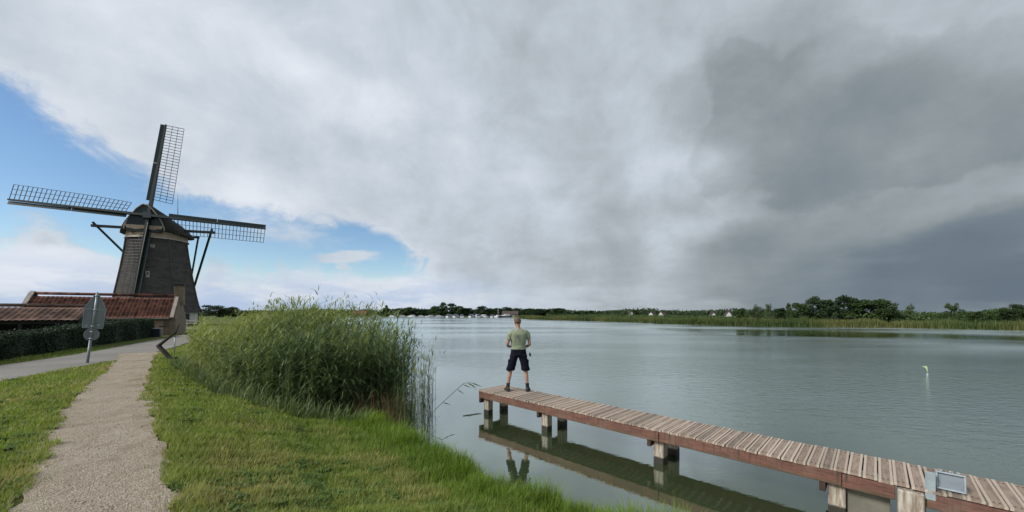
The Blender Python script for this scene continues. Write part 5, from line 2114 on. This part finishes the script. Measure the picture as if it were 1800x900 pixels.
def masses():
    """growth nobody could count: the reed belt, the scrub behind it, the distant wooded skyline"""
    # reed belt along the right bank
    line = np.array([(2, 205), (7, 152), (27, 120), (38, 84), (52, 72), (65, 64), (74, 52), (98, 34)], float)
    seg = np.diff(line, axis=0)
    ln = np.hypot(seg[:, 0], seg[:, 1])
    cum = np.concatenate(([0], np.cumsum(ln)))
    n = 52000
    mid = (line[:-1] + line[1:]) / 2
    wgt = ln / np.hypot(mid[:, 0], mid[:, 1]) ** 1.3
    k = rng.choice(len(seg), n, p=wgt / wgt.sum())
    u = rng.random(n)
    p = line[k] + seg[k] * u[:, None]
    nr = np.stack([-seg[k, 1], seg[k, 0]], 1) / ln[k][:, None]
    nr *= -np.sign((nr * (np.array((10, 40)) - p)).sum(1))[:, None]
    off = rng.random(n) ** 1.6 * 6.5 - 0.25
    x, y = p[:, 0] + nr[:, 0] * off, p[:, 1] + nr[:, 1] * off
    dd = np.hypot(x, y)
    clump = vnoise(x, y, 0.55, 1.0)
    h = (0.75 + 0.95 * clump) * rng.uniform(0.55, 1.15, n)
    z0 = np.maximum(ground_z(x, y), -0.1)
    co, lp, sz, m = ribbons(np.stack([x, y, z0 - 0.05], 1), h, 0.03 + 0.0011 * dd * rng.uniform(0.6, 1.3, n), rng.uniform(0.05, 0.5, n), rng.uniform(0, 6.28, n), 2)
    dry = np.clip(vnoise(x, y, 0.23, 3.0) * 1.6 - 0.75 + rng.normal(0, 0.15, n), 0, 0.7)
    me = np_mesh('far_reed_belt', co, lp, sz, {'dry': np.repeat(dry, m)})
    tag(link('far_reed_belt', me, None, M['far_reed']), kind='stuff')
    # scrub between reeds and trees on the right bank
    n = 22000
    t = rng.random(n)
    px = 960 + t * 900
    d = np.interp(px, [960, 1100, 1300, 1500, 1700, 1900], [190, 150, 100, 80, 72, 66]) * rng.uniform(0.98, 1.12, n)
    x = (px - 900) / FPX * d
    prof = np.interp(px, [960, 1100, 1290, 1320, 1560, 1640, 1700, 1900], [1.9, 1.6, 1.2, 2.0, 2.6, 2.2, 2.6, 2.9]) * (0.62 + 0.6 * vnoise(x, d, 0.33, 1))
    z = 0.5 + rng.random(n) * prof
    P = np.stack([x, d, z], 1)
    co, lp, sz = leaf_cloud(P, np.tile((0, -0.6, 0.6), (n, 1)), 0.0033 * 80, 0.8)
    me = np_mesh('bank_scrub', co, lp, sz)
    tag(link('bank_scrub', me, None, M['leaf_mid']), kind='stuff')
    # wooded skyline
    n = 26000
    px = rng.uniform(330, 1420, n)
    d = rng.uniform(300, 380, n)
    x = (px - 900) / FPX * d
    prof = (2.6 + 3.4 * vnoise(x, d * 0.1, 0.09, 2) + 1.6 * vnoise(x, d * 0.1, 0.35, 5)) * np.interp(px, [330, 600, 930, 1050, 1420], [0.8, 1.0, 1.1, 0.95, 0.95])
    z = 0.4 + rng.random(n) * prof
    co, lp, sz = leaf_cloud(np.stack([x, d, z], 1), np.tile((0, -0.6, 0.6), (n, 1)), 0.95, 0.8)
    me = np_mesh('distant_wood', co, lp, sz)
    tag(link('distant_wood', me, None, M['leaf_dark']), kind='stuff')


masses()


# ------------------------------------------------------------------ far houses
def house(label, px, d, wpx, eave, ridge, rot, wall, roof, depth=7.0, name='house', group='houses on the far shore', z=0.5, wins=3):
    w = wpx / FPX * d
    t = thing(name, label, 'house', (at(px, d), d, z), R(rot), group)
    b = MB()
    b.box((0, 0, eave / 2), (w, depth, eave))
    b.build('wall', M[wall], t)
    for s in (-1, 1):
        g = MB()
        g.loft([[(s * w / 2 + dx, y, zz) for y, zz in ((-depth / 2, eave), (depth / 2, eave), (0, ridge - 0.1))] for dx in (-0.15, 0.0)], True, False)
        g.build('gable', M[wall], t)
    r = MB()
    for s in (-1, 1):
        y0, y1 = s * (depth / 2 + 0.4), 0
        e = 0.35
        r.add([(-w / 2 - e, y0, eave - 0.25), (w / 2 + e, y0, eave - 0.25), (w / 2 + e, y1, ridge), (-w / 2 - e, y1, ridge),
               (-w / 2 - e, y0, eave - 0.05), (w / 2 + e, y0, eave - 0.05), (w / 2 + e, y1, ridge + 0.2), (-w / 2 - e, y1, ridge + 0.2)],
              [(0, 1, 2, 3), (4, 5, 6, 7), (0, 1, 5, 4), (1, 2, 6, 5), (3, 0, 4, 7)])
    r.build('roof', M[roof], t)
    for i in range(wins):
        x = -w / 2 + w * (i + 0.5) / wins
        f = MB()
        f.box((x, -depth / 2 - 0.02, eave * 0.55), (w / wins * 0.5, 0.1, eave * 0.42))
        fo = f.build('window', M['boat_white'], t)
        p = MB()
        p.box((x, -depth / 2 - 0.08, eave * 0.55), (w / wins * 0.4, 0.04, eave * 0.33))
        p.build('pane', M['glass'], fo)
    c = MB()
    c.box((w * 0.25, 0.3, ridge + 0.5), (0.7, 0.7, 1.3))
    c.build('chimney', M['roof_dull'], t)
    return t


house('red roofed house at the left end of the far marina shore', 634, 258, 22, 1.9, 4.0, 6, 'roof_dull', 'tile_red')
house('long house with a brown roof and white front behind the man', 897, 246, 27, 1.6, 3.5, -4, 'trim', 'roof_dull')
house('white gabled house beside the lone dark tree on the far right shore', 1109, 205, 6, 1.9, 3.2, 90, 'boat_white', 'roof_dull', depth=1.9, wins=1)
house('white house left one of the pair beyond the reed belt', 1146, 190, 7, 1.3, 2.7, 40, 'boat_white', 'roof_dull', depth=2.5, wins=1)
house('white house right one of the pair beyond the reed belt', 1164, 190, 8, 1.4, 2.8, 35, 'boat_white', 'roof_dull', depth=2.5, wins=1)
house('small white house midway between the pair and the right bank trees', 1253, 170, 6, 1.3, 2.6, 80, 'boat_white', 'roof_dull', depth=2.0, wins=1)
house('small white house nearest the right bank trees', 1280, 160, 8, 1.4, 2.9, 70, 'boat_white', 'roof_dull', depth=2.2, wins=1)


# ------------------------------------------------------------------ moored boats
def boat_proto():
    t = thing('motor_boat', '', 'boat', (0, 0, 0))
    hl = MB()
    rings = []
    for (x, w, zt, zb) in ((-4.0, 1.15, 0.85, -0.2), (-2.5, 1.35, 0.85, -0.35), (0, 1.45, 0.95, -0.4), (2.2, 1.15, 1.1, -0.35), (3.5, 0.55, 1.25, -0.15), (4.2, 0.05, 1.35, 0.3)):
        rings.append([(x, -w, zt), (x, -w * 0.85, 0.2), (x, -w * 0.4, zb), (x, w * 0.4, zb), (x, w * 0.85, 0.2), (x, w, zt)])
    hl.loft(rings, True, False)
    hl.build('hull', M['boat_white'], t)
    st = MB()
    st.loft([[(x, y * 1.02, 0.18), (x, y * 1.02, 0.36)] for x, y in ((-4.02, -1.0), (0, -1.32), (2.2, -1.0), (3.6, -0.45))], False, False, False)
    st.loft([[(x, y * 1.02, 0.18), (x, y * 1.02, 0.36)] for x, y in ((-4.02, 1.0), (0, 1.32), (2.2, 1.0), (3.6, 0.45))], False, False, False)
    st.build('stripe', M['boat_dark'], t)
    cb = MB()
    cb.loft([[(x, -w, z0), (x, -w * 0.85, z1), (x, w * 0.85, z1), (x, w, z0)] for x, w, z0, z1 in ((-2.6, 1.0, 0.8, 2.2), (0.3, 1.05, 0.9, 2.2), (1.2, 0.95, 1.0, 1.55), (2.6, 0.6, 1.1, 1.3))], True, False)
    cb.build('cabin', M['boat_white'], t)
    wn = MB()
    for s in (-1, 1):
        wn.box((-1.2, s * 0.985, 1.6), (2.4, 0.08, 0.5))
    wn.box((0.82, 0, 1.88), (0.1, 1.5, 0.5), Matrix.Rotation(R(-52), 3, 'Y'))
    wn.build('window', M['glass'], t)
    cv = MB()
    cv.loft([[(x, -1.05, 0.85), (x, -0.9, z), (x, 0.9, z), (x, 1.05, 0.85)] for x, z in ((-3.9, 1.5), (-3.2, 2.0), (-2.65, 2.15))], True, False)
    cv.build('canopy', M['canvas'], t)
    return t


BOATS = [(662, 236, 30, 0.8, 'far left boat lying under the bank by the red roofed house'),
         (690, 240, -20, 0.7, 'small boat alone left of the moored boats'),
         (708, 240, 15, 0.75, 'small low boat second left of the moored boats'),
         (724, 238, 170, 0.8, 'low white boat third left of the moored boats'),
         (741, 238, 10, 0.7, 'little white boat left of the tall tree clump'),
         (756, 238, 200, 0.8, 'white boat under the left of the tall tree clump'),
         (772, 236, 5, 0.75, 'low boat under the middle of the tall tree clump'),
         (792, 233, 60, 1.0, 'white motor boat first of the dense row below the tall clump'),
         (802, 233, 75, 1.0, 'white motor boat second of the dense row below the tall clump'),
         (812, 233, 100, 1.0, 'white motor boat last of the dense row below the tall clump'),
         (830, 232, 70, 1.0, 'white motor boat at the left of the middle trio'),
         (839, 232, 110, 1.1, 'tallest white motor boat in the middle of the trio'),
         (849, 232, 150, 0.95, 'white motor boat at the right of the middle trio'),
         (866, 231, 80, 0.9, 'white motor boat just left of the masted boat'),
         (888, 230, 185, 1.15, "long dark hulled motor boat left of the man's head")]


def boats():
    proto = boat_proto()
    for i, (px, d, rot, sc, lab) in enumerate(BOATS):
        o = proto if i == 0 else copy_tree(proto)
        o.location = (at(px, d), d, WZ + 0.03)
        o.rotation_euler = (0, 0, R(rot))
        o.scale = (sc * 0.9, sc * 0.9, sc * 0.8)
        o['label'] = lab
        o['group'] = 'boats moored at the far marina'
        if 'dark hulled' in lab:
            for ch in o.children:
                if ch.name.startswith('hull'):
                    ch.data = ch.data.copy()
                    ch.data.materials[0] = M['boat_dark']
    t = thing('sailing_boat', 'small sailing boat with a bare mast moored left of the man', 'boat', (at(875, 230), 230, WZ + 0.03), R(75), 'boats moored at the far marina')
    src = [c for c in proto.children if c.name.startswith('hull')][0]
    h = link('hull', src.data, t)
    c = MB()
    c.box((0.2, 0, 1.15), (3.0, 1.5, 0.5))
    c.build('cabin', M['boat_white'], t, 0.05)
    m = MB()
    m.tube([(0.6, 0, 0.9), (0.6, 0, 6.2)], [0.11, 0.07], 6)
    m.build('mast', M['boat_white'], t)
    m = MB()
    m.tube([(0.6, 0, 1.9), (-2.6, 0, 1.9)], 0.12, 6)
    m.build('boom', M['canvas'], t)


boats()


# ------------------------------------------------------------------ road sign (seen from behind), path barrier, stake, box
def road_sign():
    x, y = -13.7, 12.0
    t = thing('road_sign', 'leaning pole with grey backs of triangular, square and round road signs by the road', 'road sign', (x, y, 0.95), R(45))
    lean = R(5.5)
    Ml = Matrix.Rotation(lean, 3, 'Y')

    def P(a, b, c):
        return Ml @ Vector((a, b, c))
    p = MB()
    p.tube([P(0, 0, -0.3), P(0, 0, 0.75)], 0.036, 10)
    p.build('pole_foot', M['sign_back'], t)
    p = MB()
    p.tube([P(0, 0, 0.75), P(0, 0, 2.3)], 0.028, 10)
    p.tube([P(0, 0, 2.29), P(0, 0, 2.32)], [0.03, 0.012], 10)
    p.build('pole', M['steel'], t)

    def plate(name, outl, yy=0.045, th=0.004, rim=True):
        m = MB()
        m.loft([[P(a, yy + d, c) for a, c in outl] for d in (0, th)], True, False)
        o = m.build(name, M['sign_back'], t)
        if rim:
            e = MB()
            n = len(outl)
            for i in range(n):
                a, b = outl[i], outl[(i + 1) % n]
                e.bar(P(a[0], yy - 0.008, a[1]), P(b[0], yy - 0.008, b[1]), 0.02, 0.014, (0, 1, 0))
            e.build('rim', M['steel'], o)
        return o
    W = 0.25
    plate('triangle_plate', [(-W, 1.75), (W, 1.75), (0.03, 2.26), (-0.03, 2.26)])
    plate('square_plate', [(-0.225, 1.14), (0.225, 1.14), (0.235, 1.73), (-0.235, 1.73)], 0.06)
    plate('round_plate', [(0.165 * math.cos(a * PI / 10), 0.93 + 0.19 * math.sin(a * PI / 10)) for a in range(20)], 0.05)
    for z in (2.2, 1.73, 1.2, 1.02, 0.8):
        c = MB()
        c.tube([P(0, 0, z - 0.02), P(0, 0, z + 0.02)], 0.044, 10)
        c.build('clamp', M['galv'], t)
    for (a, b, c) in ((0.12, 0.05, 1.24), (-0.14, 0.05, 1.2)):
        m = MB()
        m.box(P(a, b, c), (0.07, 0.004, 0.035))
        m.build('sticker', M['galv'], t)


road_sign()


def barrier():
    t = thing('path_barrier', 'dark rusty steel barrier bent like an arrowhead at the right edge of the footpath', 'barrier', (-11.95, 13.1, 0.95), 0)
    # image plane of the bend is nearly across the view; real box section
    a, b, c, d = Vector((0, 0, -0.05)), Vector((-0.55, 0.05, 0.47)), Vector((0.03, 0.1, 0.95)), Vector((0.12, 0.12, 1.24))
    m = MB()
    m.bar(a, b, 0.09, 0.13, (0, 1, 0))
    m.build('lower_arm', M['rust'], t, 0.008)
    m = MB()
    m.bar(b + Vector((-0.02, 0, -0.02)), c, 0.07, 0.11, (0, 1, 0), 0.05, 0.07)
    m.build('upper_arm', M['rust'], t, 0.008)
    m = MB()
    m.bar(c, d, 0.035, 0.04, (0, 1, 0), 0.02, 0.025)
    m.build('tip', M['rust'], t)
    m = MB()
    m.box((0.03, 0, 0.03), (0.2, 0.2, 0.1))
    m.build('foot', M['rust'], t, 0.01)
    s = thing('stake', 'thin grey upright stake just behind the bent barrier', 'stake', (-13.2, 14.55, 0.94))
    m = MB()
    m.tube([(0, 0, -0.1), (0.01, 0, 0.72)], 0.02, 6)
    m.build('rod', M['steel'], s)
    m = MB()
    m.tube([(0.01, 0, 0.71), (0.01, 0, 0.76)], [0.03, 0.02], 6)
    m.build('rod_cap', M['rust'], s)


barrier()


def bin_and_fence():
    t = thing('waste_bin', 'small dark bin with a pale lid at the end of the hedge by the barn', 'bin', (-24.3, 25.45, 0.95), R(30))
    m = MB()
    m.box((0, 0, 0.27), (0.42, 0.4, 0.54))
    m.build('bin_body', M['boat_dark'], t, 0.03)
    m = MB()
    m.box((0, -0.02, 0.57), (0.46, 0.46, 0.05))
    m.build('lid', M['steel'], t, 0.01)
    f = thing('fence', 'low white rail fence on the grass in front of the windmill base', 'fence', (-37.6, 43.0, 0.95), R(20))
    for z in (0.45, 0.8):
        m = MB()
        m.bar((-1.0, 0, z), (1.0, 0, z), 0.05, 0.12)
        m.build('rail', M['mill_white'], f)
    for x in (-0.9, 0.0, 0.9):
        m = MB()
        m.box((x, 0.06, 0.42), (0.1, 0.07, 1.0))
        m.build('post', M['mill_white'], f)


bin_and_fence()
